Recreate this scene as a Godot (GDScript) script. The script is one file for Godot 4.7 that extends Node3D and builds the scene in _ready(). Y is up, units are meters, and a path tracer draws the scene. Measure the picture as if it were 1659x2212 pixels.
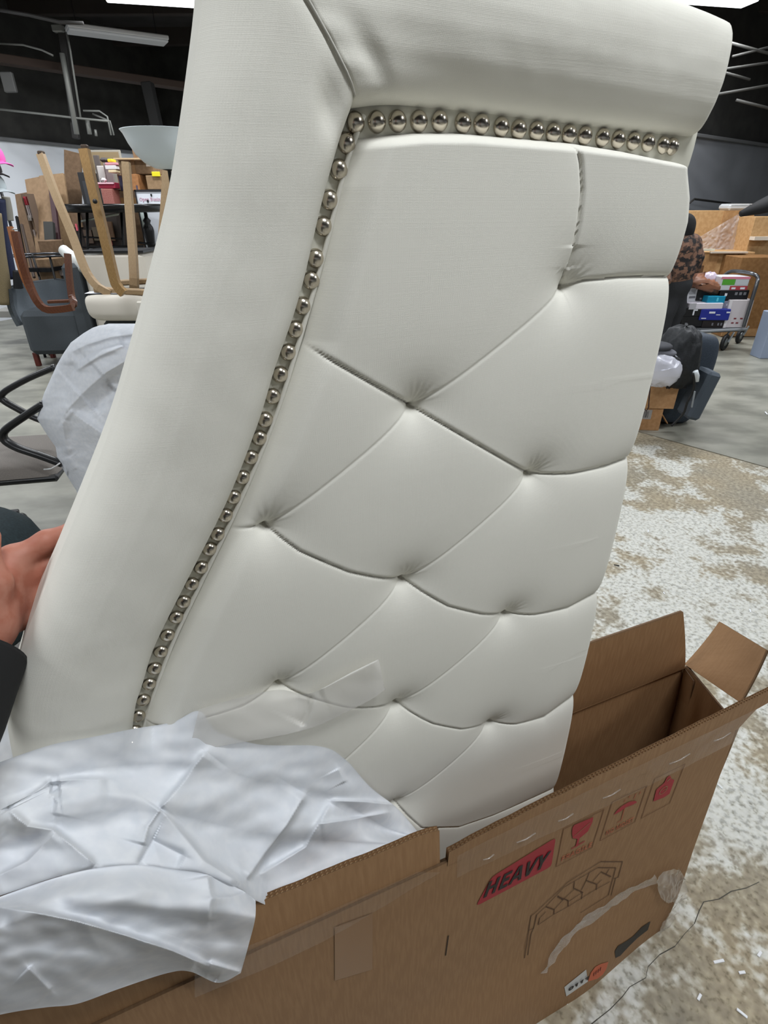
extends Node3D

const EYE := Vector3(0, 1.55, 0)
const FOC := 1200.0
var FW := Vector3(0, -0.4802, -0.8771)
var RT := Vector3(1, -0.0031, 0.0017)
var UPV := Vector3(0.0035, 0.8771, -0.4802)
var M := {}
var taken := {}
var meshes := {}
var rng := RandomNumberGenerator.new()
var nz := FastNoiseLite.new()

# ---------------------------------------------------------------- measuring: a line of sight and where it meets a height, a distance or a plane
func sight(x: float, y: float) -> Vector3:
	return RT * ((x - 829.5) / FOC) - UPV * ((y - 1106.0) / FOC) + FW

func on_level(x: float, y: float, h := 0.0) -> Vector3:
	var d := sight(x, y)
	return EYE + d * ((h - EYE.y) / d.y)

func far(x: float, y: float, dist: float) -> Vector3:
	var d := sight(x, y)
	return EYE + d * (dist / -d.z)

func on_plane(x: float, y: float, p0: Vector3, n: Vector3) -> Vector3:
	var d := sight(x, y)
	return EYE + d * ((p0 - EYE).dot(n) / d.dot(n))

# ---------------------------------------------------------------- naming
func numbered(called: String) -> String:
	var k: int = taken.get(called, 0)
	taken[called] = k + 1
	return called if k == 0 else "%s_%03d" % [called, k]

func tag(o: Node3D, label: String, category: String, group := "") -> Node3D:
	o.set_meta("label", label)
	o.set_meta("category", category)
	if group != "":
		o.set_meta("group", group)
	return o

func thing(called: String, label: String, category: String, where := Vector3.ZERO, turn := 0.0, group := "") -> Node3D:
	var o := Node3D.new()
	o.name = numbered(called)
	add_child(o)
	o.position = where
	o.rotation.y = turn
	return tag(o, label, category, group)

func stt(smooth := true) -> SurfaceTool:
	var st := SurfaceTool.new()
	st.begin(Mesh.PRIMITIVE_TRIANGLES)
	st.set_smooth_group(0 if smooth else -1)
	return st

func done(st: SurfaceTool) -> ArrayMesh:
	st.generate_normals()
	st.index()
	return st.commit()

func put(called: String, mesh: Mesh, m: Material, parent: Node = self) -> MeshInstance3D:
	var o := MeshInstance3D.new()
	o.mesh = mesh
	o.material_override = m
	o.name = numbered(called) if parent == self else called
	parent.add_child(o, true)
	return o

func obj(called: String, st: SurfaceTool, m: Material, parent: Node = self) -> MeshInstance3D:
	return put(called, done(st), m, parent)

func struct(called: String, st: SurfaceTool, m: Material) -> MeshInstance3D:
	var o := MeshInstance3D.new()
	o.mesh = done(st)
	o.material_override = m
	o.name = called
	add_child(o)
	o.set_meta("kind", "structure")
	return o

# ---------------------------------------------------------------- shapes
func tri(st: SurfaceTool, a: Vector3, b: Vector3, c: Vector3, inside: Vector3) -> void:
	if (a - c).cross(a - b).dot((a + b + c) / 3.0 - inside) < 0:
		st.add_vertex(a); st.add_vertex(c); st.add_vertex(b)
	else:
		st.add_vertex(a); st.add_vertex(b); st.add_vertex(c)

func quad(st: SurfaceTool, a: Vector3, b: Vector3, c: Vector3, d: Vector3, inside: Vector3) -> void:
	tri(st, a, b, c, inside)
	tri(st, a, c, d, inside)

func bx(st: SurfaceTool, xf: Transform3D, size: Vector3, bevel := 0.0) -> void:
	# a box with chamfered edges
	var h := size / 2.0
	var b := minf(bevel, minf(h.x, minf(h.y, h.z)) * 0.9)
	var p := func(ax: int, s: Vector3) -> Vector3:
		var q := (h - Vector3.ONE * b) * s
		q[ax] = h[ax] * s[ax]
		return xf * q
	var c: Vector3 = xf.origin
	var sg := [-1.0, 1.0]
	for a in 3:
		var u := (a + 1) % 3
		var v := (a + 2) % 3
		for s in sg:
			var q := []
			for k in [[-1, -1], [1, -1], [1, 1], [-1, 1]]:
				var w := Vector3.ZERO
				w[a] = s; w[u] = k[0]; w[v] = k[1]
				q.append(p.call(a, w))
			quad(st, q[0], q[1], q[2], q[3], c)
			if b > 0:
				for t in sg:
					var w0 := Vector3.ZERO
					w0[a] = s; w0[u] = t; w0[v] = -1
					var w1 := w0
					w1[v] = 1
					quad(st, p.call(a, w0), p.call(a, w1), p.call(u, w1), p.call(u, w0), c)
	if b > 0:
		for x in sg:
			for y in sg:
				for z in sg:
					var w := Vector3(x, y, z)
					tri(st, p.call(0, w), p.call(1, w), p.call(2, w), c)

func slab(st: SurfaceTool, c: Vector3, size: Vector3, bevel := 0.0, turn := 0.0) -> void:
	bx(st, Transform3D(Basis(Vector3.UP, turn), c), size, bevel)

func frame_for(dir: Vector3, hint := Vector3.UP) -> Basis:
	var y := dir.normalized()
	var x := hint.cross(y)
	if x.length() < 0.05:
		x = Vector3.RIGHT.cross(y)
	x = x.normalized()
	return Basis(x, y, x.cross(y))

func bar(st: SurfaceTool, a: Vector3, b: Vector3, w: float, d: float, bevel := 0.002, hint := Vector3.UP) -> void:
	bx(st, Transform3D(frame_for(b - a, hint), (a + b) / 2.0), Vector3(w, a.distance_to(b), d), bevel)

func tube(st: SurfaceTool, pts: Array, r0: float, r1 := -1.0, sides := 10, flat := 1.0, hint := Vector3.UP, phase := 0.0) -> void:
	# a round (or flattened) rod through points, closed at both ends
	var n := pts.size()
	var rings := []
	var e := r0 if r1 < 0 else r1
	var last := Basis.IDENTITY
	for i in n:
		var t: Vector3 = (pts[mini(i + 1, n - 1)] - pts[maxi(i - 1, 0)]).normalized()
		var f := frame_for(t, hint)
		if i > 0 and f.x.dot(last.x) < 0:
			f = Basis(-f.x, f.y, -f.z)
		last = f
		var r := lerpf(r0, e, float(i) / maxf(1, n - 1))
		var ring := []
		for k in sides:
			var a := TAU * k / sides + phase
			ring.append(pts[i] + f.x * cos(a) * r + f.z * sin(a) * r * flat)
		rings.append(ring)
	for i in n - 1:
		var mid: Vector3 = (pts[i] + pts[i + 1]) / 2.0
		for k in sides:
			var j := (k + 1) % sides
			quad(st, rings[i][k], rings[i][j], rings[i + 1][j], rings[i + 1][k], mid)
	for e2 in [0, n - 1]:
		var inner: Vector3 = pts[1] if e2 == 0 else pts[n - 2]
		for k in sides:
			tri(st, pts[e2], rings[e2][k], rings[e2][(k + 1) % sides], inner)

func lathe(st: SurfaceTool, prof: Array, seg := 24, xf := Transform3D.IDENTITY) -> void:
	# prof: Vector2(radius, height), listed from the bottom up the outside
	for i in prof.size() - 1:
		var p: Vector2 = prof[i]
		var q: Vector2 = prof[i + 1]
		for k in seg:
			var a := TAU * k / seg
			var b := TAU * (k + 1) / seg
			var p0 := xf * Vector3(cos(a) * p.x, p.y, sin(a) * p.x)
			var p1 := xf * Vector3(cos(b) * p.x, p.y, sin(b) * p.x)
			var q0 := xf * Vector3(cos(a) * q.x, q.y, sin(a) * q.x)
			var q1 := xf * Vector3(cos(b) * q.x, q.y, sin(b) * q.x)
			for tt in [[p0, q0, q1], [p0, q1, p1]]:
				if (tt[0] - tt[1]).length_squared() > 1e-12 and (tt[1] - tt[2]).length_squared() > 1e-12 and (tt[0] - tt[2]).length_squared() > 1e-12:
					for v in tt:
						st.add_vertex(v)

func prism(st: SurfaceTool, poly: PackedVector2Array, d: float, xf := Transform3D.IDENTITY) -> void:
	# a flat outline in x, y with thickness from z = 0 to z = d
	var t := Geometry2D.triangulate_polygon(poly)
	for i in range(0, t.size(), 3):
		for z in [0.0, d]:
			var a := xf * Vector3(poly[t[i]].x, poly[t[i]].y, z)
			var b := xf * Vector3(poly[t[i + 1]].x, poly[t[i + 1]].y, z)
			var c := xf * Vector3(poly[t[i + 2]].x, poly[t[i + 2]].y, z)
			var mid := (a + b + c) / 3.0
			tri(st, a, b, c, mid + xf.basis.z * ((d * 0.5 - z) if d != 0 else -1.0))
	var n := poly.size()
	var cw := Geometry2D.is_polygon_clockwise(poly)
	for i in n:
		var p := poly[i]
		var q := poly[(i + 1) % n]
		var out := Vector2((q - p).y, -(q - p).x) * (-1.0 if cw else 1.0)
		var m := (p + q) / 2.0 - out.normalized() * 0.001
		quad(st, xf * Vector3(p.x, p.y, 0), xf * Vector3(q.x, q.y, 0), xf * Vector3(q.x, q.y, d), xf * Vector3(p.x, p.y, d), xf * Vector3(m.x, m.y, d / 2))

func sheet(nx: int, ny: int, f: Callable, thick := 0.0) -> ArrayMesh:
	# a smooth grid of points f(u, v); with a thickness it gets a second side
	var v := PackedVector3Array()
	for j in ny + 1:
		for i in nx + 1:
			v.append(f.call(float(i) / nx, float(j) / ny))
	return grid_mesh(nx, ny, v, thick)

func grid_mesh(nx: int, ny: int, v: PackedVector3Array, thick := 0.0) -> ArrayMesh:
	var w := nx + 1
	var nn := PackedVector3Array()
	nn.resize(v.size())
	for j in ny + 1:
		for i in w:
			var du := v[j * w + mini(i + 1, nx)] - v[j * w + maxi(i - 1, 0)]
			var dv := v[mini(j + 1, ny) * w + i] - v[maxi(j - 1, 0) * w + i]
			nn[j * w + i] = dv.cross(du).normalized()
	var idx := PackedInt32Array()
	for j in ny:
		for i in nx:
			var a := j * w + i
			idx.append_array(PackedInt32Array([a, a + 1, a + w, a + 1, a + w + 1, a + w]))
	if thick > 0:
		var n0 := v.size()
		var base := idx.duplicate()
		for k in n0:
			v.append(v[k] - nn[k] * thick)
			nn.append(-nn[k])
		for k in range(0, base.size(), 3):
			idx.append_array(PackedInt32Array([base[k] + n0, base[k + 2] + n0, base[k + 1] + n0]))
		var rim := []
		for i in w: rim.append(i)
		for j in range(1, ny + 1): rim.append(j * w + nx)
		for i in range(nx - 1, -1, -1): rim.append(ny * w + i)
		for j in range(ny - 1, 0, -1): rim.append(j * w)
		for k in rim.size():
			var a: int = rim[k]
			var b: int = rim[(k + 1) % rim.size()]
			idx.append_array(PackedInt32Array([a, a + n0, b, b, a + n0, b + n0]))
	var arr := []
	arr.resize(Mesh.ARRAY_MAX)
	arr[Mesh.ARRAY_VERTEX] = v
	arr[Mesh.ARRAY_NORMAL] = nn
	arr[Mesh.ARRAY_INDEX] = idx
	var m := ArrayMesh.new()
	m.add_surface_from_arrays(Mesh.PRIMITIVE_TRIANGLES, arr)
	return m

func path_at(p: Array, t: float):
	# a point of a polyline (Vector2 or Vector3) at a share t of its length, rounded by Catmull-Rom
	var n := p.size() - 1
	var total := 0.0
	for i in n:
		total += p[i].distance_to(p[i + 1])
	var want := clampf(t, 0, 1) * total
	for i in n:
		var l: float = p[i].distance_to(p[i + 1])
		if want <= l or i == n - 1:
			var s := clampf(want / maxf(l, 1e-6), 0, 1)
			return p[i].cubic_interpolate(p[i + 1], p[maxi(i - 1, 0)], p[mini(i + 2, n)], s)
		want -= l
	return p[n]

func table(xs: Array, x: float) -> float:
	# piecewise linear: xs = [[x0, y0], [x1, y1], ...]
	if x <= xs[0][0]:
		return xs[0][1]
	for i in xs.size() - 1:
		if x <= xs[i + 1][0]:
			return lerpf(xs[i][1], xs[i + 1][1], (x - xs[i][0]) / (xs[i + 1][0] - xs[i][0]))
	return xs[-1][1]

func seg_d(p: Vector2, a: Vector2, b: Vector2) -> float:
	var ab := b - a
	var t := clampf((p - a).dot(ab) / maxf(ab.length_squared(), 1e-9), 0, 1)
	return p.distance_to(a + ab * t)

func body(bones: Array, cell: float, k: float) -> ArrayMesh:
	# one continuous surface round tapered bones [a, b, radius a, radius b]: blended distances, then surface nets
	var lo := Vector3.ONE * 1e9
	var hi := -lo
	for b in bones:
		for e in 2:
			var r := Vector3.ONE * (maxf(b[2], b[3]) + cell * 3)
			lo = lo.min(b[e] - r)
			hi = hi.max(b[e] + r)
	var nx := int((hi.x - lo.x) / cell) + 2
	var ny := int((hi.y - lo.y) / cell) + 2
	var nzz := int((hi.z - lo.z) / cell) + 2
	var sum := PackedFloat32Array()
	sum.resize(nx * ny * nzz)
	for b in bones:
		var a: Vector3 = b[0]
		var c: Vector3 = b[1]
		var ab := c - a
		var ll := maxf(ab.length_squared(), 1e-9)
		var reach := Vector3.ONE * (maxf(b[2], b[3]) + 4.0 / k + cell * 2)
		var i0 := ((a.min(c) - reach - lo) / cell).floor().max(Vector3.ZERO)
		var i1 := ((a.max(c) + reach - lo) / cell).ceil().min(Vector3(nx - 1, ny - 1, nzz - 1))
		for z in range(int(i0.z), int(i1.z) + 1):
			for y in range(int(i0.y), int(i1.y) + 1):
				for x in range(int(i0.x), int(i1.x) + 1):
					var p := lo + Vector3(x, y, z) * cell
					var t := clampf((p - a).dot(ab) / ll, 0, 1)
					var d: float = p.distance_to(a + ab * t) - lerpf(b[2], b[3], t)
					if d * k < 12:
						sum[(z * ny + y) * nx + x] += exp(-k * maxf(d, -6.0 / k * 3))
	var st := stt()
	var at := {}
	var val := PackedFloat32Array()
	val.resize(sum.size())
	for i in sum.size():
		val[i] = 1.0 if sum[i] <= 1e-9 else -log(sum[i]) / k
	var step := [1, nx, nx * ny]
	for z in nzz - 1:
		for y in ny - 1:
			for x in nx - 1:
				var i := (z * ny + y) * nx + x
				var first := val[i] < 0
				var mixed := false
				for c in 8:
					if (val[i + (c & 1) + ((c >> 1) & 1) * nx + (c >> 2) * nx * ny] < 0) != first:
						mixed = true
						break
				if not mixed:
					continue
				var s := Vector3.ZERO
				var cnt := 0
				for c in 8:
					for ax in 3:
						if c & (1 << ax):
							continue
						var e := c | (1 << ax)
						var va := val[i + (c & 1) + ((c >> 1) & 1) * nx + (c >> 2) * nx * ny]
						var vb := val[i + (e & 1) + ((e >> 1) & 1) * nx + (e >> 2) * nx * ny]
						if (va < 0) != (vb < 0):
							var q := Vector3(c & 1, (c >> 1) & 1, c >> 2)
							q[ax] += va / (va - vb)
							s += q
							cnt += 1
				at[i] = lo + (Vector3(x, y, z) + s / cnt) * cell
	for i in at:
		for ax in 3:
			var j: int = i + step[ax]
			if j >= val.size() or (val[i] < 0) == (val[j] < 0):
				continue
			var u: int = step[(ax + 1) % 3]
			var w: int = step[(ax + 2) % 3]
			if not (at.has(i - u) and at.has(i - w) and at.has(i - u - w)):
				continue
			var a: Vector3 = at[i - u - w]
			var b: Vector3 = at[i - w]
			var c: Vector3 = at[i]
			var d: Vector3 = at[i - u]
			var ord := [a, d, c, a, c, b] if val[i] < 0 else [a, b, c, a, c, d]
			for q in ord:
				st.add_vertex(q)
	return done(st)

# ---------------------------------------------------------------- materials
func mat(called: String, c: Color, rough := 0.8, metal := 0.0) -> StandardMaterial3D:
	if M.has(called):
		return M[called]
	var m := StandardMaterial3D.new()
	m.resource_name = called
	m.albedo_color = c
	m.roughness = rough
	m.metallic = metal
	m.cull_mode = BaseMaterial3D.CULL_DISABLED
	M[called] = m
	return m

func noise_tex(freq: float, cols: Array, offs: Array, octaves := 4, size := 512, kind := FastNoiseLite.TYPE_SIMPLEX_SMOOTH, sd := 1) -> NoiseTexture2D:
	var n := FastNoiseLite.new()
	n.seed = sd
	n.noise_type = kind
	n.frequency = freq
	n.fractal_octaves = octaves
	var t := NoiseTexture2D.new()
	t.width = size
	t.height = size
	t.seamless = true
	t.noise = n
	var g := Gradient.new()
	g.offsets = PackedFloat32Array(offs)
	g.colors = PackedColorArray(cols)
	t.color_ramp = g
	return t

func patterned(called: String, a: Color, b: Color, freq: float, scale: float, rough := 0.8, bump := 0.0, stretch := Vector3.ONE, octaves := 4) -> StandardMaterial3D:
	if M.has(called):
		return M[called]
	var m := mat(called, Color.WHITE, rough)
	m.albedo_texture = noise_tex(freq, [a, b], [0.25, 0.75], octaves, 256, FastNoiseLite.TYPE_SIMPLEX_SMOOTH, called.hash() % 1000)
	m.uv1_triplanar = true
	m.uv1_scale = stretch * scale
	if bump > 0:
		m.heightmap_enabled = true
		m.heightmap_texture = m.albedo_texture
		m.heightmap_scale = bump
	return m

func hexc(s: String) -> Color:
	return Color.html(s)

# ================================================================ the scene
const LAMP_POWER := 9.0
const EXPOSURE := 0.70

func _ready() -> void:
	rng.seed = 7
	nz.seed = 3
	nz.noise_type = FastNoiseLite.TYPE_SIMPLEX_SMOOTH
	nz.frequency = 1.0
	nz.fractal_octaves = 3
	var cam := Camera3D.new()
	cam.name = "camera"
	cam.transform = Transform3D(Basis(RT, UPV, -FW).orthonormalized(), EYE)
	cam.fov = rad_to_deg(2.0 * atan(1106.0 / FOC))
	cam.near = 0.03
	cam.far = 100
	add_child(cam)
	cam.current = true
	var env := Environment.new()
	env.background_mode = Environment.BG_COLOR
	env.background_color = Color(0.02, 0.02, 0.02)
	env.ambient_light_source = Environment.AMBIENT_SOURCE_DISABLED
	env.tonemap_mode = Environment.TONE_MAPPER_LINEAR
	env.tonemap_exposure = EXPOSURE
	env.sdfgi_enabled = true
	env.ssao_enabled = true
	env.ssil_enabled = true
	var we := WorldEnvironment.new()
	we.name = "world_environment"
	we.environment = env
	add_child(we)
	ceiling_lamps()
	room()
	headboard()
	carton()
	headboard_foam()
	hand()
	office_chair()
	stacked_chairs()
	left_clutter()
	right_side()
	debris()

# ---------------------------------------------------------------- lamps
func strip_lamp(at: Vector3, turn: float, length: float, lit: bool, label: String, group := "") -> void:
	var o := thing("strip_light", label, "ceiling light", at, turn, group)
	var st := stt(false)
	slab(st, Vector3(0, 0.045, 0), Vector3(length, 0.05, 0.30), 0.008)
	obj("housing", st, mat("fitting white", hexc("c9c9c9"), 0.5), o)
	var lens := mat("lens lit", Color(1, 1, 1), 0.6)
	if lit:
		lens.emission_enabled = true
		lens.emission = Color(0.97, 0.985, 1.0)
		lens.emission_energy_multiplier = 4.0
	else:
		lens = mat("lens dark", hexc("c4c6c8"), 0.6)
	st = stt(false)
	slab(st, Vector3(0, 0.008, 0), Vector3(length - 0.02, 0.03, 0.275), 0.008)
	obj("lens", st, lens, o)
	st = stt(false)
	for x in [-0.4, 0.4]:
		st = stt(false)
		bar(st, Vector3(x * length, 0.07, 0), Vector3(x * length, 4.18 - at.y, 0), 0.008, 0.008, 0)
		obj("hanger", st, mat("black metal", hexc("1c1c1d"), 0.5, 0.6), o)
	if lit:
		var a := AreaLight3D.new()
		a.name = "lamp_glow"
		a.area_size = Vector2(length - 0.02, 0.27)
		a.light_energy = LAMP_POWER
		a.light_color = Color(0.97, 0.985, 1.0)
		a.area_range = 40
		a.area_attenuation = 2
		a.shadow_enabled = true
		a.position = Vector3(0, -0.012, 0)
		a.rotation.x = -PI / 2
		o.add_child(a)

func ceiling_lamps() -> void:
	strip_lamp(far(350, 4, 8.4), 0.22, 1.25, true, "glowing strip light at the top edge left of the white headboard")
	strip_lamp(far(1520, 2, 8.4), 0.2, 1.25, true, "glowing strip light behind the top right corner of the headboard")
	strip_lamp(far(257, 82, 9.6), 0.55, 1.25, false, "unlit grey ceiling strip light above the white torchiere lamp")
	for q in [[-5.8, -4.4], [-2.6, -4.4], [0.7, -4.4], [4.0, -4.4], [7.4, -4.4], [-5.8, 0.25], [-2.6, 0.25], [0.7, 0.25], [4.0, 0.25], [0.7, -8.4], [-5.0, -7.0], [-2.2, -7.0], [4.2, -6.9]]:
			strip_lamp(Vector3(q[0], 3.65, q[1]), -0.1, 1.25, true, "strip light over the near part of the warehouse, out of the picture", "strip lights overhead")

# ---------------------------------------------------------------- the hall
func wall_run(called: String, a: Vector3, b: Vector3, white: Material, top := 2.45) -> void:
	var d := (b - a).normalized()
	var n := Vector3(-d.z, 0, d.x)          # towards the outside
	var mid := (a + b) / 2.0
	if n.dot(mid - Vector3(0, 0, -3)) < 0:
		n = -n
	var f := Basis(d, Vector3.UP, d.cross(Vector3.UP))
	var len := a.distance_to(b) + 0.3
	var st := stt(false)
	bx(st, Transform3D(f, mid + n * 0.1 + Vector3.UP * top / 2), Vector3(len, top, 0.2))
	var w := struct(called, st, white)
	st = stt(false)
	bx(st, Transform3D(f, mid + n * 0.2 + Vector3.UP * (top + 4.4) / 2), Vector3(len, 4.4 - top, 0.2))
	put("upper_wall", done(st), patterned("dark block", hexc("2b2a28"), hexc("3a3936"), 0.02, 0.5, 0.9), w)
	st = stt(false)
	bx(st, Transform3D(f, mid + n * 0.07 + Vector3.UP * (top + 0.02)), Vector3(len, 0.05, 0.24), 0.01)
	put("ledge", done(st), mat("ledge grey", hexc("6e6f70"), 0.7), w)

func room() -> void:
	var plaster := patterned("white plaster", hexc("e9edf3"), hexc("f0f3f8"), 0.01, 0.4, 0.75)
	var grey := patterned("grey plaster", hexc("7e8186"), hexc("8b8e94"), 0.01, 0.4, 0.8)
	var l0 := Vector3(-12.9, 0, 6.2)
	var l1 := Vector3(-4.3, 0, -13.1)
	var r0 := Vector3(3.6, 0, -9.03)
	var r1 := Vector3(13.2, 0, -16.65)
	wall_run("wall_left", l0, l1, plaster)
	wall_run("wall_back", l1, r0, plaster)
	wall_run("wall_right", r0, r1, grey)
	wall_run("wall_far_right", r1, Vector3(13.2, 0, 6.2), plaster)
	wall_run("wall_front", Vector3(13.2, 0, 6.2), l0, plaster)
	# ceiling with joists
	var st := stt(false)
	slab(st, Vector3(0.2, 4.4, -5.2), Vector3(28, 0.2, 25))
	var black := patterned("black ceiling", hexc("2a2826"), hexc("333130"), 0.02, 0.4, 0.9)
	var c := struct("ceiling", st, black)
	var joist := stt(false)
	bx(joist, Transform3D.IDENTITY, Vector3(27, 0.28, 0.12), 0.01)
	var jm := done(joist)
	for k in 12:
		var j := put("joist", jm, mat("joist brown", hexc("2e2723"), 0.8), c)
		j.position = Vector3(0.2, 4.2, 5.0 - 1.75 * k)
	floor_slabs()
	hall_pipes()

func floor_slabs() -> void:
	# two pours of concrete that meet at a joint: an old one with white paint worn to tan, a smooth grey one beyond
	var j0 := on_level(1400, 940)
	var j1 := on_level(1659, 1012)
	var d := (j1 - j0).normalized()
	var across := Vector3(-d.z, 0, d.x)
	if across.z < 0:
		across = -across
	var st := stt(false)
	var a0 := j0 - d * 0.35
	var a1 := j0 + d * 9.0
	var near := [a0, a1, a1 + across * 9.5, a0 + across * 9.5]
	for tri3 in [[0, 1, 2], [0, 2, 3]]:
		for k in tri3:
			st.set_uv(Vector2((near[k] - a0).dot(d), (near[k] - a0).dot(across)) / 6.0)
			st.add_vertex(near[k] + Vector3.UP * 0.004)
	var base := stt(false)
	slab(base, Vector3(0.2, -0.1, -5.2), Vector3(28, 0.2, 25))
	var m := mat("smooth concrete", Color.WHITE, 0.42)
	m.albedo_texture = noise_tex(0.009, [hexc("75746a"), hexc("88877c"), hexc("98968b")], [0.2, 0.5, 0.8], 5, 512, FastNoiseLite.TYPE_SIMPLEX_SMOOTH, 11)
	m.uv1_triplanar = true
	m.uv1_world_triplanar = true
	m.uv1_scale = Vector3(0.35, 0.35, 0.6)
	var fl := struct("floor", base, m)
	var worn := mat("worn painted concrete", Color.WHITE, 0.62)
	worn.albedo_texture = ImageTexture.create_from_image(worn_paint(1536))
	worn.detail_enabled = true
	worn.detail_blend_mode = BaseMaterial3D.BLEND_MODE_MUL
	worn.detail_albedo = noise_tex(0.05, [hexc("c4c1b8"), hexc("f4f3ef"), hexc("ffffff")], [0.10, 0.36, 0.8], 5, 512, FastNoiseLite.TYPE_SIMPLEX, 5)
	worn.heightmap_enabled = false
	worn.uv1_scale = Vector3.ONE
	worn.detail_uv_layer = BaseMaterial3D.DETAIL_UV_2
	worn.uv2_triplanar = true
	worn.uv2_world_triplanar = true
	worn.uv2_scale = Vector3.ONE * 1.6
	obj("worn_slab", st, worn, fl)
	# the saw cut between the two and the crack that runs to the box
	st = stt(false)
	bar(st, a0 + Vector3.UP * 0.004, a1 + Vector3.UP * 0.004, 0.006, 0.008, 0, Vector3.UP)
	obj("joint_filler", st, mat("joint dirt", hexc("6a6558"), 0.9), fl)
	st = stt(false)
	var px := [[1640, 1905], [1612, 1918], [1580, 1925], [1553, 1942], [1520, 1948], [1510, 1968], [1500, 1995], [1478, 2018], [1458, 2044], [1425, 2062], [1400, 2088], [1395, 2112], [1360, 2132], [1345, 2152], [1318, 2180], [1290, 2202], [1262, 2225]]
	for k in px.size() - 1:
		var p := on_level(px[k][0], px[k][1], 0.0045)
		var q := on_level(px[k + 1][0], px[k + 1][1], 0.0045)
		var w := (q - p).normalized().cross(Vector3.UP) * rng.randf_range(0.0004, 0.0012)
		for v in [p - w, p + w, q + w, p - w, q + w, q - w]:
			st.add_vertex(v)
	obj("crack", st, mat("crack dark", hexc("4c4942"), 0.95), fl)

func worn_paint(size: int) -> Image:
	# white paint film over tan concrete: paint where a coarse noise is high, worn off in speckles along its rims
	var mk := func(freq: float, sd: int, oct: int, kind: int) -> PackedByteArray:
		var n := FastNoiseLite.new()
		n.seed = sd
		n.noise_type = kind
		n.frequency = freq
		n.fractal_octaves = oct
		return n.get_image(size, size, false, false, true).get_data()
	var big: PackedByteArray = mk.call(0.0042, 21, 4, FastNoiseLite.TYPE_SIMPLEX_SMOOTH)
	var mid: PackedByteArray = mk.call(0.018, 4, 4, FastNoiseLite.TYPE_SIMPLEX_SMOOTH)
	var fine: PackedByteArray = mk.call(0.11, 9, 4, FastNoiseLite.TYPE_SIMPLEX)
	var tone: PackedByteArray = mk.call(0.008, 33, 3, FastNoiseLite.TYPE_SIMPLEX_SMOOTH)
	var data := PackedByteArray()
	data.resize(size * size * 3)
	var n := size * size
	for i in n:
		var y := i / size
		var strip := clampf((y * 6.0 / size - 0.18) / 0.7, 0.0, 1.0)      # bare along the joint
		var a := big[i] * 0.0050 + mid[i] * 0.0042 + fine[i] * 0.0016 - 1.60 + 0.28 * strip + 0.08 * clampf((y * 6.0 / size - 2.5) / 0.8, 0.0, 1.0)
		var p := clampf(a * 3.2 + 0.5, 0.0, 1.0)
		var t := tone[i] / 255.0
		var f := fine[i] / 255.0
		var r := lerpf(lerpf(0.58, 0.65, t) - 0.10 + 0.18 * f, 0.76 + 0.08 * f, p)
		var g := lerpf(lerpf(0.555, 0.595, t) - 0.10 + 0.18 * f, 0.76 + 0.08 * f, p)
		var b := lerpf(lerpf(0.505, 0.50, t) - 0.10 + 0.16 * f, 0.735 + 0.08 * f, p)
		var pit := clampf((0.34 - f) * 2.0, 0.0, 0.12) * p * clampf(mid[i] / 128.0 - 0.5, 0.0, 1.0)
		r -= pit
		g -= pit
		b -= pit
		data[i * 3] = int(r * 255)
		data[i * 3 + 1] = int(g * 255)
		data[i * 3 + 2] = int(b * 255)
	return Image.create_from_data(size, size, false, Image.FORMAT_RGB8, data)

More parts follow.
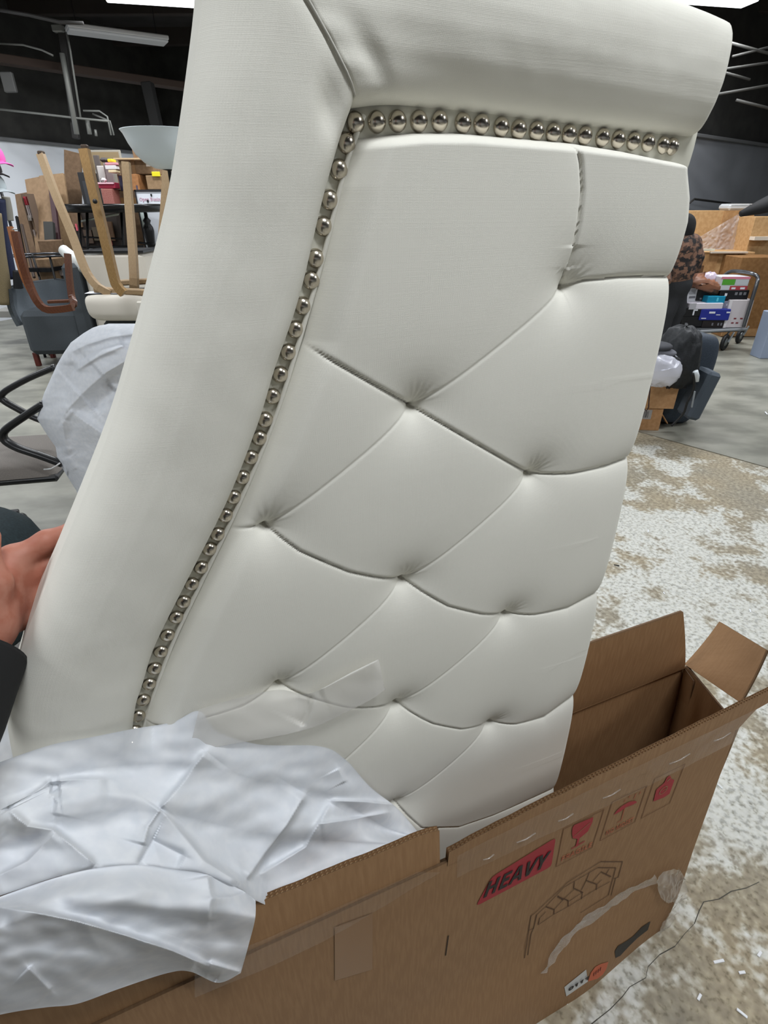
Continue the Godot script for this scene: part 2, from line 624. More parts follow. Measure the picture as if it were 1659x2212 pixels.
func hall_pipes() -> void:
	var dark := mat("pipe dark", hexc("2c2a28"), 0.6)
	var pale := mat("pipe pale", hexc("8a8b86"), 0.5, 0.3)
	# steel post with two risers, on the left wall
	var o := thing("steel_post", "dark steel post on the left wall with pale conduits beside it", "post", Vector3.ZERO)
	var foot := far(175, 690, 9.3)
	var st := stt(false)
	bar(st, far(134, 62, 9.75), far(165, 300, 9.75), 0.09, 0.09, 0.01)
	obj("shaft", st, dark, o)
	st = stt(false)
	slab(st, far(126, 62, 9.7), Vector3(0.14, 0.08, 0.1), 0.01)
	obj("bracket", st, pale, o)
	var runs := [
		["grey conduit beside the steel post, running down to the white wall", [[134, 115], [146, 180], [166, 290]], 9.6, 0.035],
		["thin bright conduit to the right of the steel post", [[142, 60], [152, 110], [158, 150], [174, 255]], 9.62, 0.014],
		["long level conduit across the dark upper wall", [[-20, 234], [80, 245], [165, 255], [236, 262]], 9.6, 0.014],
		["bent thin conduit arching down right of the steel post", [[180, 239], [215, 240], [232, 252], [240, 292]], 9.6, 0.012],
		["second bent conduit, the outer one right of the steel post", [[200, 246], [238, 262], [246, 292]], 9.7, 0.012],
		["short fat pipe stub standing on the white wall ledge", [[188, 258], [194, 290]], 9.7, 0.03],
		["short thin pipe stub on the ledge right of the fat one", [[206, 280], [208, 294]], 9.7, 0.018],
		["dark overhead pipe sagging across the top left ceiling", [[-10, 20], [60, 32], [130, 48], [180, 50]], 8.2, 0.018],
		["pale curved cable high on the left dark wall", [[-10, 94], [50, 97], [90, 108], [115, 120]], 9.5, 0.012],
	]
	for r in runs:
		var pts := []
		for p in r[1]:
			pts.append(far(p[0], p[1], r[2]))
		var t := stt()
		tube(t, pts, r[3])
		tag(obj("conduit", t, pale if r[3] < 0.05 and not r[0].begins_with("dark") else dark, self), r[0], "pipe")
	st = stt(false)
	bar(st, far(-20, 125, 9.4), far(420, 190, 11.6), 0.22, 0.1, 0.01)
	tag(obj("steel_beam", st, mat("rust brown", hexc("40322a"), 0.8), self), "rusty brown beam running level across the dark left wall", "beam")
	st = stt(false)
	bar(st, far(318, 178, 10.6), far(345, 300, 10.6), 0.18, 0.15, 0.01)
	tag(obj("wall_column", st, mat("column dark", hexc("171615"), 0.8), self), "dark column on the upper wall behind the torchiere bowl", "post")
	st = stt(false)
	slab(st, far(19, 178, 9.3), Vector3(0.16, 0.22, 0.06), 0.01)
	tag(obj("electrical_box", st, mat("box grey", hexc("5a5a58"), 0.6), self), "small grey electrical box on the dark wall at far left", "junction box")
	# light bracing under the ceiling at right
	var braces := [[[1582, 122], [1670, 100], 0.014], [[1575, 92], [1670, 118], 0.016], [[1560, 150], [1670, 134], 0.014], [[1548, 204], [1670, 183], 0.016], [[1560, 155], [1620, 172], 0.014], [[1590, 216], [1670, 236], 0.016]]
	var bl := ["pale diagonal roof brace nearest the top at right", "faint roof brace crossing the topmost one at right", "middle roof brace under the dark ceiling at right", "long pale roof brace, the lowest bright one at right", "short faint roof brace near the headboard's right edge", "faint roof brace just above the grey right wall"]
	for k in braces.size():
		var t := stt()
		tube(t, [far(braces[k][0][0], braces[k][0][1], 8.6), far(braces[k][1][0], braces[k][1][1], 8.6)], braces[k][2])
		tag(obj("roof_brace", t, mat("brace grey", hexc("3c3b38"), 0.7), self), bl[k], "beam")

# ================================================================ the headboard: x across, y up, z towards the front, origin at its topmost right tuft
var HB := Transform3D(Basis(Vector3(0.9201, -0.0014, -0.3918), Vector3(0.0055, 0.9999, 0.0094), Vector3(0.3917, -0.0108, 0.92)).orthonormalized(), Vector3(0.18, 1.4805, -0.6071))
var TUFTS := [Vector2(0.003, -0.001), Vector2(-0.164, -0.106), Vector2(-0.007, -0.209), Vector2(-0.324, -0.209), Vector2(-0.17, -0.319), Vector2(-0.013, -0.42), Vector2(-0.331, -0.425), Vector2(-0.176, -0.525), Vector2(-0.015, -0.636), Vector2(-0.177, -0.74), Vector2(-0.335, -0.64)]
# pleats as polylines; the number is how sharp they are
var PLEATS := [
	[1.0, [Vector2(0.003, -0.001), Vector2(-0.002, 0.016), Vector2(-0.001, 0.036), Vector2(-0.001, 0.056), Vector2(-0.004, 0.084), Vector2(-0.010, 0.104), Vector2(-0.018, 0.120)]],
	[2.0, [Vector2(0.003, -0.001), Vector2(0.022, 0.005), Vector2(0.064, 0.007), Vector2(0.10, 0.006), Vector2(0.16, 0.003)]],
	[0.35, [Vector2(0.003, -0.001), Vector2(-0.164, -0.106)]],
	[1.0, [Vector2(-0.164, -0.106), Vector2(-0.275, -0.033)]],
	[1.0, [Vector2(-0.164, -0.106), Vector2(-0.007, -0.209)]],
	[0.35, [Vector2(-0.164, -0.106), Vector2(-0.324, -0.209)]],
	[2.0, [Vector2(-0.007, -0.209), Vector2(0.049, -0.214), Vector2(0.10, -0.213), Vector2(0.16, -0.204)]],
	[0.35, [Vector2(-0.007, -0.209), Vector2(-0.17, -0.319)]],
	[1.0, [Vector2(-0.324, -0.209), Vector2(-0.341, -0.206), Vector2(-0.364, -0.207)]],
	[1.0, [Vector2(-0.324, -0.209), Vector2(-0.294, -0.240), Vector2(-0.242, -0.279), Vector2(-0.17, -0.319)]],
	[1.0, [Vector2(-0.17, -0.319), Vector2(-0.113, -0.367), Vector2(-0.06, -0.398), Vector2(-0.013, -0.42)]],
	[0.35, [Vector2(-0.17, -0.319), Vector2(-0.331, -0.425)]],
	[2.0, [Vector2(-0.013, -0.42), Vector2(0.028, -0.428), Vector2(0.086, -0.432), Vector2(0.16, -0.414)]],
	[0.35, [Vector2(-0.013, -0.42), Vector2(-0.176, -0.525)]],
	[1.2, [Vector2(-0.331, -0.425), Vector2(-0.376, -0.431), Vector2(-0.422, -0.428), Vector2(-0.49, -0.424)]],
	[1.0, [Vector2(-0.331, -0.425), Vector2(-0.25, -0.487), Vector2(-0.176, -0.525)]],
	[1.0, [Vector2(-0.176, -0.525), Vector2(-0.124, -0.576), Vector2(-0.074, -0.612), Vector2(-0.015, -0.636)]],
	[0.35, [Vector2(-0.176, -0.525), Vector2(-0.335, -0.64)]],
	[2.0, [Vector2(-0.015, -0.636), Vector2(0.028, -0.650), Vector2(0.084, -0.656), Vector2(0.16, -0.622)]],
	[0.35, [Vector2(-0.015, -0.636), Vector2(-0.177, -0.74)]],
	[1.6, [Vector2(-0.177, -0.74), Vector2(-0.132, -0.820), Vector2(-0.059, -0.864), Vector2(0.012, -0.872), Vector2(0.16, -0.870)]],
]
var EDGE_L := [[-1.3, -0.515], [-0.6, -0.51], [-0.5, -0.497], [-0.424, -0.480], [-0.369, -0.452], [-0.297, -0.412], [-0.208, -0.358], [-0.124, -0.314], [-0.033, -0.270], [0.03, -0.249], [0.088, -0.232], [0.115, -0.222], [0.1225, -0.219]]

func edge_right(y: float) -> float:
	return table([[-1.0, 0.147], [-0.6, 0.142], [0.0, 0.138], [0.06, 0.137], [0.085, 0.131], [0.11, 0.120], [0.125, 0.115]], y)

func puff(x: float, y: float) -> float:
	var p := Vector2(x, y)
	var h := 0.0185 + 0.006 * smoothstep(-0.06, 0.12, x)
	for t in TUFTS:
		var d := p.distance_to(t)
		if d < 0.16:
			# fullest above the tuft, pulled in sharply at it
			h -= 0.0085 * exp(-d / 0.009) + 0.0085 * exp(-d / 0.024) + 0.0030 * exp(-pow(d / 0.055, 2.0))
	for pl in PLEATS:
		var best := 1.0
		var side := 1.0
		var q: Array = pl[1]
		for i in q.size() - 1:
			var a: Vector2 = q[i]
			var b: Vector2 = q[i + 1]
			if minf(a.x, b.x) - 0.1 > x or maxf(a.x, b.x) + 0.1 < x or minf(a.y, b.y) - 0.1 > y or maxf(a.y, b.y) + 0.1 < y:
				continue
			var d := seg_d(p, a, b)
			if d < best:
				best = d
				side = signf((b - a).cross(p - a)) * (1.0 if b.x > a.x else -1.0)
		if best < 0.11:
			var s: float = pl[0]
			var wide := clampf(s - 1.0, 0.0, 1.0) * smoothstep(-0.03, 0.13, x)
			h -= (0.0014 if s > 0.5 else 0.0009) * exp(-best / 0.012) + 0.0009 * exp(-pow(best / 0.03, 2.0)) + wide * (0.006 * exp(-best / 0.030) + 0.003 * exp(-best / 0.008))
			if s > 0.5:
				s = minf(s, 1.0)
				h -= 0.0017 * exp(-pow(best / 0.0020, 2.0)) * s
				h += 0.0011 * side * exp(-best / 0.007) * s
			else:
				h -= 0.0007 * exp(-pow(best / 0.0018, 2.0))
	# small gathers above the tufts
	for t in TUFTS:
		var o: Vector2 = p - t
		var d := o.length()
		if d < 0.05 and o.y > 0:
			h += 0.00028 * sin(atan2(o.y, o.x) * 19.0 + t.x * 40.0) * exp(-pow((d - 0.018) / 0.010, 2.0)) * smoothstep(0.5, 0.95, (o.x * 0.45 + o.y * 0.89) / d)
	return h

func headboard() -> void:
	var o := thing("headboard", "tall cream tufted headboard with nailhead trim, standing in the open carton", "headboard")
	o.transform = HB
	var linen := mat("cream linen", hexc("e4e2d8"), 0.9)
	linen.normal_enabled = true
	linen.normal_texture = weave()
	linen.normal_scale = 0.22
	linen.metallic_specular = 0.15
	linen.uv1_triplanar = true
	linen.uv1_scale = Vector3.ONE * 11.0
	linen.rim_enabled = true
	linen.rim = 0.08
	# tufted panel, right side folded back
	var nx := 380
	var ny := 740
	var extra := 8
	var top := 0.1240
	var low := -0.98
	var v := PackedVector3Array()
	for j in ny + 1:
		var y := lerpf(top, low, float(j) / ny)
		var x0 := table(EDGE_L, y)
		var x1 := edge_right(y)
		var y_in := smoothstep(0.0, 0.009, top - y)
		for i in nx + 1:
			var x := lerpf(x0, x1, float(i) / nx)
			var e := sqrt(smoothstep(0.0, 0.030, x - x0)) * sqrt(y_in)
			var rim := table([[-0.22, 0.116], [-0.195, 0.1195], [-0.167, 0.1225], [-0.124, 0.1240], [-0.08, 0.1228], [-0.01, 0.121], [0.05, 0.1165], [0.10, 0.111], [0.14, 0.108]], x)
			var yy := y - (top - rim) * pow(clampf((y - 0.02) / (top - 0.02), 0.0, 1.0), 1.5)
			var h := lerpf(-0.006, puff(x, yy), e)
			h -= 0.009 * (1.0 - sqrt(clampf((x1 - x) / 0.010, 0, 1) * (2.0 - clampf((x1 - x) / 0.010, 0, 1))))
			v.append(Vector3(x, yy, h))
		var hx := v[-1].z
		for i in extra:
			v.append(Vector3(x1 + 0.001, v[-1].y, lerpf(hx, -0.05, (i + 1.0) / extra)))
	put("tufted_panel", grid_mesh(nx + extra, ny, v), linen, o)
	# covered buttons deep in the tufts
	# bolsters: left wing and top rail, mitred at the corner
	var inn := [Vector2(-0.222, 0.136), Vector2(-0.234, 0.112), Vector2(-0.249, 0.075), Vector2(-0.273, 0.004), Vector2(-0.299, -0.053), Vector2(-0.321, -0.105), Vector2(-0.360, -0.179), Vector2(-0.409, -0.256), Vector2(-0.446, -0.317), Vector2(-0.465, -0.359), Vector2(-0.483, -0.400), Vector2(-0.499, -0.46), Vector2(-0.512, -0.55), Vector2(-0.515, -0.75), Vector2(-0.515, -0.98)]
	var out := [Vector2(-0.310, 0.250), Vector2(-0.318, 0.215), Vector2(-0.327, 0.180), Vector2(-0.357, 0.090), Vector2(-0.386, 0.023), Vector2(-0.414, -0.037), Vector2(-0.446, -0.100), Vector2(-0.508, -0.203), Vector2(-0.545, -0.262), Vector2(-0.569, -0.308), Vector2(-0.590, -0.354), Vector2(-0.603, -0.42), Vector2(-0.610, -0.5), Vector2(-0.612, -0.75), Vector2(-0.612, -0.98)]
	var inn2 := [Vector2(-0.222, 0.136), Vector2(-0.19, 0.140), Vector2(-0.14, 0.140), Vector2(-0.08, 0.138), Vector2(0.0, 0.135), Vector2(0.09, 0.132), Vector2(0.146, 0.131)]
	var out2 := [Vector2(-0.310, 0.250), Vector2(-0.25, 0.248), Vector2(-0.18, 0.245), Vector2(-0.1, 0.240), Vector2(0.0, 0.233), Vector2(0.09, 0.226), Vector2(0.146, 0.219)]
	put("side_bolster", roll(inn, out, 150, 0.030, true), linen, o)
	put("top_bolster", roll(inn2, out2, 90, 0.026, false), linen, o)
	# recessed band under the nails, with a cord on each side
	var band := mat("band linen", hexc("dfddcf"), 0.9)
	var track_l := []
	for q in [[-0.223, 0.126], [-0.238, 0.094], [-0.262, 0.024], [-0.290, -0.048], [-0.318, -0.115], [-0.362, -0.196], [-0.405, -0.268], [-0.447, -0.340], [-0.482, -0.415], [-0.502, -0.47], [-0.512, -0.55], [-0.515, -0.75], [-0.515, -0.97]]:
		track_l.append(Vector3(q[0], q[1], -0.0105))
	var track_t := []
	for q in [[-0.23, 0.127], [-0.18, 0.1285], [-0.14, 0.1295], [-0.08, 0.129], [0.0, 0.1275], [0.09, 0.1245], [0.149, 0.121]]:
		track_t.append(Vector3(q[0], q[1], -0.0105))
	for tr in [track_l, track_t]:
		var pts := []
		for k in 61:
			pts.append(path_at(tr, k / 60.0))
		var st := stt()
		tube(st, pts, 0.026, -1, 12, 0.16, Vector3.BACK)
		obj("nail_band", st, band, o)
	var cord_pts := []
	for k in 81:
		var p: Vector3 = path_at(track_l, k / 80.0)
		cord_pts.append(p + Vector3(0.0125, 0.0065, 0.006))
	var st2 := stt()
	tube(st2, cord_pts, 0.0022, -1, 8)
	obj("welt_cord", st2, linen, o)
	# nails
	var dome := stt()
	lathe(dome, [Vector2(0.0076, 0.0), Vector2(0.0079, 0.0006), Vector2(0.0075, 0.0018), Vector2(0.0066, 0.0036), Vector2(0.0050, 0.0052), Vector2(0.0030, 0.0062), Vector2(0.0012, 0.0066), Vector2(0.0, 0.0067)], 24, Transform3D(Basis(Vector3.RIGHT, PI / 2), Vector3.ZERO))
	var nail := done(dome)
	var steel := mat("polished nickel", hexc("cbc3b5"), 0.24, 1.0)
	var top_x := [-0.217, -0.199, -0.181, -0.162, -0.143, -0.121, -0.103, -0.083, -0.065, -0.046, -0.028, -0.010, 0.008, 0.029, 0.048, 0.067, 0.086, 0.106, 0.118]
	for x in top_x:
		var y := table([[-0.217, 0.1275], [-0.181, 0.130], [-0.143, 0.1315], [-0.103, 0.131], [-0.065, 0.129], [0.008, 0.127], [0.086, 0.124], [0.118, 0.122]], x)
		var m := put("nailhead", nail, steel, o)
		m.position = Vector3(x, y, -0.0065)
		m.rotation = Vector3(rng.randf_range(-0.12, 0.12), rng.randf_range(-0.12, 0.12), 0)
	var side := [Vector2(-0.226, 0.114), Vector2(-0.233, 0.096), Vector2(-0.242, 0.075), Vector2(-0.248, 0.056), Vector2(-0.256, 0.032), Vector2(-0.261, 0.015), Vector2(-0.270, -0.005), Vector2(-0.278, -0.024), Vector2(-0.286, -0.043), Vector2(-0.295, -0.062), Vector2(-0.304, -0.081), Vector2(-0.313, -0.102), Vector2(-0.320, -0.119), Vector2(-0.330, -0.137), Vector2(-0.340, -0.156), Vector2(-0.351, -0.175), Vector2(-0.361, -0.193), Vector2(-0.371, -0.212), Vector2(-0.381, -0.227), Vector2(-0.392, -0.246), Vector2(-0.404, -0.263), Vector2(-0.415, -0.282), Vector2(-0.425, -0.299), Vector2(-0.437, -0.319), Vector2(-0.447, -0.338), Vector2(-0.457, -0.358), Vector2(-0.466, -0.377), Vector2(-0.476, -0.397), Vector2(-0.485, -0.418), Vector2(-0.493, -0.438), Vector2(-0.500, -0.459), Vector2(-0.506, -0.481), Vector2(-0.510, -0.503), Vector2(-0.513, -0.525)]
	for p in side:
		var m := put("nailhead", nail, steel, o)
		m.position = Vector3(p.x + 0.001, p.y, -0.0065)
		m.rotation = Vector3(rng.randf_range(-0.12, 0.12), rng.randf_range(-0.12, 0.12), 0)
	# backing board and the two legs that stand on the carton's floor
	var outline := PackedVector2Array()
	for p in out:
		outline.append(p + Vector2(0.004, -0.004))
	outline.append(Vector2(0.148, -0.98))
	outline.append(Vector2(0.146, 0.219))
	outline.append(Vector2(0.0, 0.229))
	st2 = stt(false)
	prism(st2, outline, 0.042, Transform3D(Basis.IDENTITY, Vector3(0, 0, -0.054)))
	obj("back_board", st2, mat("lining cream", hexc("d8d6cc"), 0.9), o)
	for x in [-0.45, 0.05]:
		st2 = stt(false)
		slab(st2, Vector3(x, -1.20, -0.033), Vector3(0.07, 0.50, 0.03), 0.003)
		obj("leg", st2, mat("leg wood", hexc("6b4a30"), 0.6), o)
	# two stitched mitre seams
	st2 = stt()
	var mit := []
	for k in 21:
		var s := k / 20.0
		mit.append(Vector3(lerpf(-0.222, -0.310, s), lerpf(0.136, 0.250, s), roll_h(s, 0.030) * 0.985 - 0.0004))
	tube(st2, mit, 0.0011, -1, 6)
	obj("mitre_seam", st2, mat("seam shade", hexc("b9b7ae"), 0.9), o)

func roll_h(s: float, full: float, soft := false) -> float:
	if soft:
		return table([[0.0, -0.010], [0.015, -0.002], [0.06, 0.22 * full], [0.14, 0.48 * full], [0.28, 0.78 * full], [0.45, 0.97 * full], [0.6, 1.02 * full], [0.74, 0.98 * full], [0.86, 0.84 * full], [0.94, 0.6 * full], [0.98, 0.3 * full], [1.0, -0.004]], s)
	return table([[0.0, -0.010], [0.012, 0.006], [0.035, 0.55 * full], [0.08, 0.78 * full], [0.16, 0.93 * full], [0.3, 1.03 * full], [0.45, 1.05 * full], [0.6, 1.0 * full], [0.74, 0.88 * full], [0.85, 0.70 * full], [0.93, 0.45 * full], [0.975, 0.2 * full], [1.0, -0.004]], s)

func roll(inn: Array, out: Array, n: int, full: float, mirrored: bool) -> ArrayMesh:
	# a padded roll between an inner and an outer line, its outer side going back to the board
	var m := 40
	var v := PackedVector3Array()
	for j in n + 1:
		var t := float(j) / n
		var a: Vector2 = path_at(inn, t)
		var b: Vector2 = path_at(out, t)
		for i in m + 1:
			var s := pow(float(i) / m, 1.35)
			if i > m * 0.7:
				s = lerpf(pow(0.7, 1.35), 1.0, 1.0 - pow(maxf(0.0, 1.0 - (float(i) / m - 0.7) / 0.3), 1.8))
			var soft := lerpf(0.0, 1.0, smoothstep(0.0, 0.25, t)) if not mirrored else 0.0
			var h := 0.0
			for ds in [-0.02, 0.0, 0.02]:
				var sc := clampf(s + ds, 0.0, 1.0)
				h += lerpf(roll_h(sc, full), roll_h(sc, full * lerpf(1.0, 0.72, t), true), soft) / 3.0
			var p := a.lerp(b, s)
			# gathers near the mitre
			var g := exp(-pow(t / 0.05, 2.0))
			h -= 0.0025 * exp(-pow(t / 0.006, 2.0))
			if mirrored:
				h -= 0.007 * exp(-pow((t - 0.022) / 0.012, 2.0)) * exp(-pow((s - 0.17) / 0.10, 2.0))
			else:
				h -= 0.0035 * exp(-pow((t - 0.075) / 0.022, 2.0)) * exp(-pow((s - 0.22) / 0.16, 2.0))
				h += 0.0006 * g * sin(s * 40.0)
				h -= (h + 0.02) * pow(smoothstep(0.97, 1.0, t), 2.0) * 0.5
			h += 0.0012 * nz.get_noise_2d(p.x * 9.0, p.y * 9.0)
			v.append(Vector3(p.x, p.y, h))
		for i in 5:
			v.append(Vector3(b.x, b.y, lerpf(-0.006, -0.052, (i + 1) / 5.0)))
	if not mirrored:
		# close the right end
		for r in 3:
			for i in m + 6:
				var q := v[n * (m + 6) + i]
				v.append(Vector3(q.x + 0.0008, lerpf(q.y, 0.18, r * 0.3), lerpf(q.z, -0.052, (r + 1) / 3.0)))
		return grid_mesh(m + 5, n + 3, v)
	return grid_mesh(m + 5, n, v)

func weave() -> ImageTexture:
	# plain weave as relief: warp and weft threads of uneven thickness
	var s := 384
	var im := Image.create(s, s, false, Image.FORMAT_L8)
	var r := RandomNumberGenerator.new()
	r.seed = 12
	var a := []
	var b := []
	for k in 97:
		a.append(r.randf_range(0.6, 1.0))
		b.append(r.randf_range(0.5, 1.0))
	for y in s:
		var ty := y / 4
		for x in s:
			var tx := x / 4
			var over := (tx + ty) % 2 == 0
			var hgt: float = (a[tx] * sin(PI * ((x % 4) + 0.5) / 4.0)) if over else (b[ty] * sin(PI * ((y % 4) + 0.5) / 4.0))
			im.set_pixel(x, y, Color(hgt, hgt, hgt))
	im.bump_map_to_normal_map(2.0)
	return ImageTexture.create_from_image(im)

# ================================================================ the open carton: x along its front, y up, z out of its front, origin at its front right bottom corner
var BOX := Transform3D(Basis(Vector3(0.9201, 0, -0.3917), Vector3.UP, Vector3(0.3917, 0, 0.9201)), Vector3(0.6784, 0, -0.7))

func on_front(px: float, py: float, z := 0.0) -> Vector2:
	var p := BOX.affine_inverse() * on_plane(px, py, BOX * Vector3(0, 0, z), BOX.basis.z)
	return Vector2(p.x, p.y)

func front_z(x: float, y: float) -> float:
	# the front bellies out towards its foot
	return 0.030 * smoothstep(0.35, 0.0, y) * smoothstep(0.0, -0.3, x) + 0.004 * sin(x * 5.0) * smoothstep(0.74, 0.4, y) * smoothstep(0.0, -0.2, x)

func front_edge(y: float) -> float:
	return table([[0.0, 0.0], [0.16, -0.002], [0.36, -0.026], [0.54, -0.042], [0.74, -0.063]], y)

func printed(called: String, poly: Array, m: Material, parent: Node, lift := 0.0012) -> MeshInstance3D:
	# ink or a sticker on the front: a thin outline given in front coordinates
	var pv := PackedVector2Array(poly)
	var st := stt(false)
	var t := Geometry2D.triangulate_polygon(pv)
	for i in range(0, t.size(), 3):
		var q := []
		for k in 3:
			var p := pv[t[i + k]]
			q.append(Vector3(p.x, p.y, front_z(p.x, p.y) + lift))
		tri(st, q[0], q[1], q[2], (q[0] + q[1] + q[2]) / 3.0 - Vector3(0, 0, 1))
	return obj(called, st, m, parent)

func ink_line(st: SurfaceTool, a: Vector2, b: Vector2, w: float, lift := 0.0011) -> void:
	var n := (b - a).orthogonal().normalized() * w / 2.0
	var e := (b - a).normalized() * w / 2.0
	var q := []
	for p in [a - n - e, b - n + e, b + n + e, a + n - e]:
		q.append(Vector3(p.x, p.y, front_z(p.x, p.y) + lift))
	quad(st, q[0], q[1], q[2], q[3], (q[0] + q[2]) / 2.0 - Vector3(0, 0, 1))

func lettering(text: String, m: Material, parent: Node, o: Vector2, right: Vector2, height: float, width := 0.0, bold := 700, lift := 0.0018, up := Vector2.ZERO) -> void:
	# raised ink: text whose baseline starts at o and runs along right
	var f := SystemFont.new()
	f.font_names = PackedStringArray(["Droid Sans"])
	f.font_weight = bold
	var t := TextMesh.new()
	t.text = text
	t.font = f
	t.font_size = 64
	t.pixel_size = 1.0 / 64.0
	t.depth = 0.02
	t.horizontal_alignment = HORIZONTAL_ALIGNMENT_LEFT
	t.vertical_alignment = VERTICAL_ALIGNMENT_BOTTOM
	var bb := t.get_aabb()
	var sy := height / maxf(bb.size.y, 0.01)
	var sx := sy if width <= 0 else width / maxf(bb.size.x, 0.01)
	var r := right.normalized()
	var u := up.normalized() if up != Vector2.ZERO else Vector2(-r.y, r.x)
	var b := Basis(Vector3(r.x, r.y, 0) * sx, Vector3(u.x, u.y, 0) * sy, Vector3(0, 0, 0.02))
	var x := MeshInstance3D.new()
	x.mesh = t
	x.material_override = m
	x.name = "lettering"
	parent.add_child(x, true)
	x.transform = Transform3D(b, Vector3(o.x, o.y, front_z(o.x, o.y) + lift) - b * Vector3(bb.position.x, bb.position.y, 0))

func board_edge(line: Array, z0: float, lean: float, low: Callable, called: String, o: Node3D, kraft: Material, pale: Material) -> void:
	# a strip of double-wall cardboard standing up: three liners and two fluted sheets between them
	var x0: float = line[0][0]
	var x1: float = line[-1][0]
	var n := int((x1 - x0) / 0.02) + 1
	var top := func(x: float) -> float: return table(line, x) + 0.0006 * sin(x * 61.0) + 0.0004 * sin(x * 143.0)
	var zz := func(x: float, y: float, d: float) -> float: return z0 - d - lean * maxf(0.0, y - 0.735) + front_z(x, minf(y, 0.73)) * 0.3
	for d in [0.0, 0.0034, 0.0068]:
		var mesh := sheet(n * 2, 6, func(u: float, v: float) -> Vector3:
			var x := lerpf(x0, x1, u)
			var y: float = lerpf(top.call(x), low.call(x), v)
			return Vector3(x, y, zz.call(x, y, d)), 0.0006)
		put(called if d == 0.0 else "liner", mesh, kraft, o)
	for d in [0.0020, 0.0054]:
		var st := stt(false)
		var pitch := 0.0064
		var m := int((x1 - x0) / pitch * 2)
		for k in m:
			var xa := x0 + k * pitch / 2
			var xb := xa + pitch / 2
			var za := 0.0012 if k % 2 == 0 else -0.0012
			for side in 1:
				var pa := Vector3(xa, top.call(xa) - 0.0006, 0)
				var pb := Vector3(xb, top.call(xb) - 0.0006, 0)
				var qa := pa - Vector3(0, 0.014, 0)
				var qb := pb - Vector3(0, 0.014, 0)
				for q in [[pa, za], [pb, -za], [qb, -za], [pa, za], [qb, -za], [qa, za]]:
					var p: Vector3 = q[0]
					p.z = zz.call(p.x, p.y, d) + q[1]
					st.add_vertex(p)
		var w := obj("fluting", st, pale, o)
		w.set_meta("kind", "stuff")

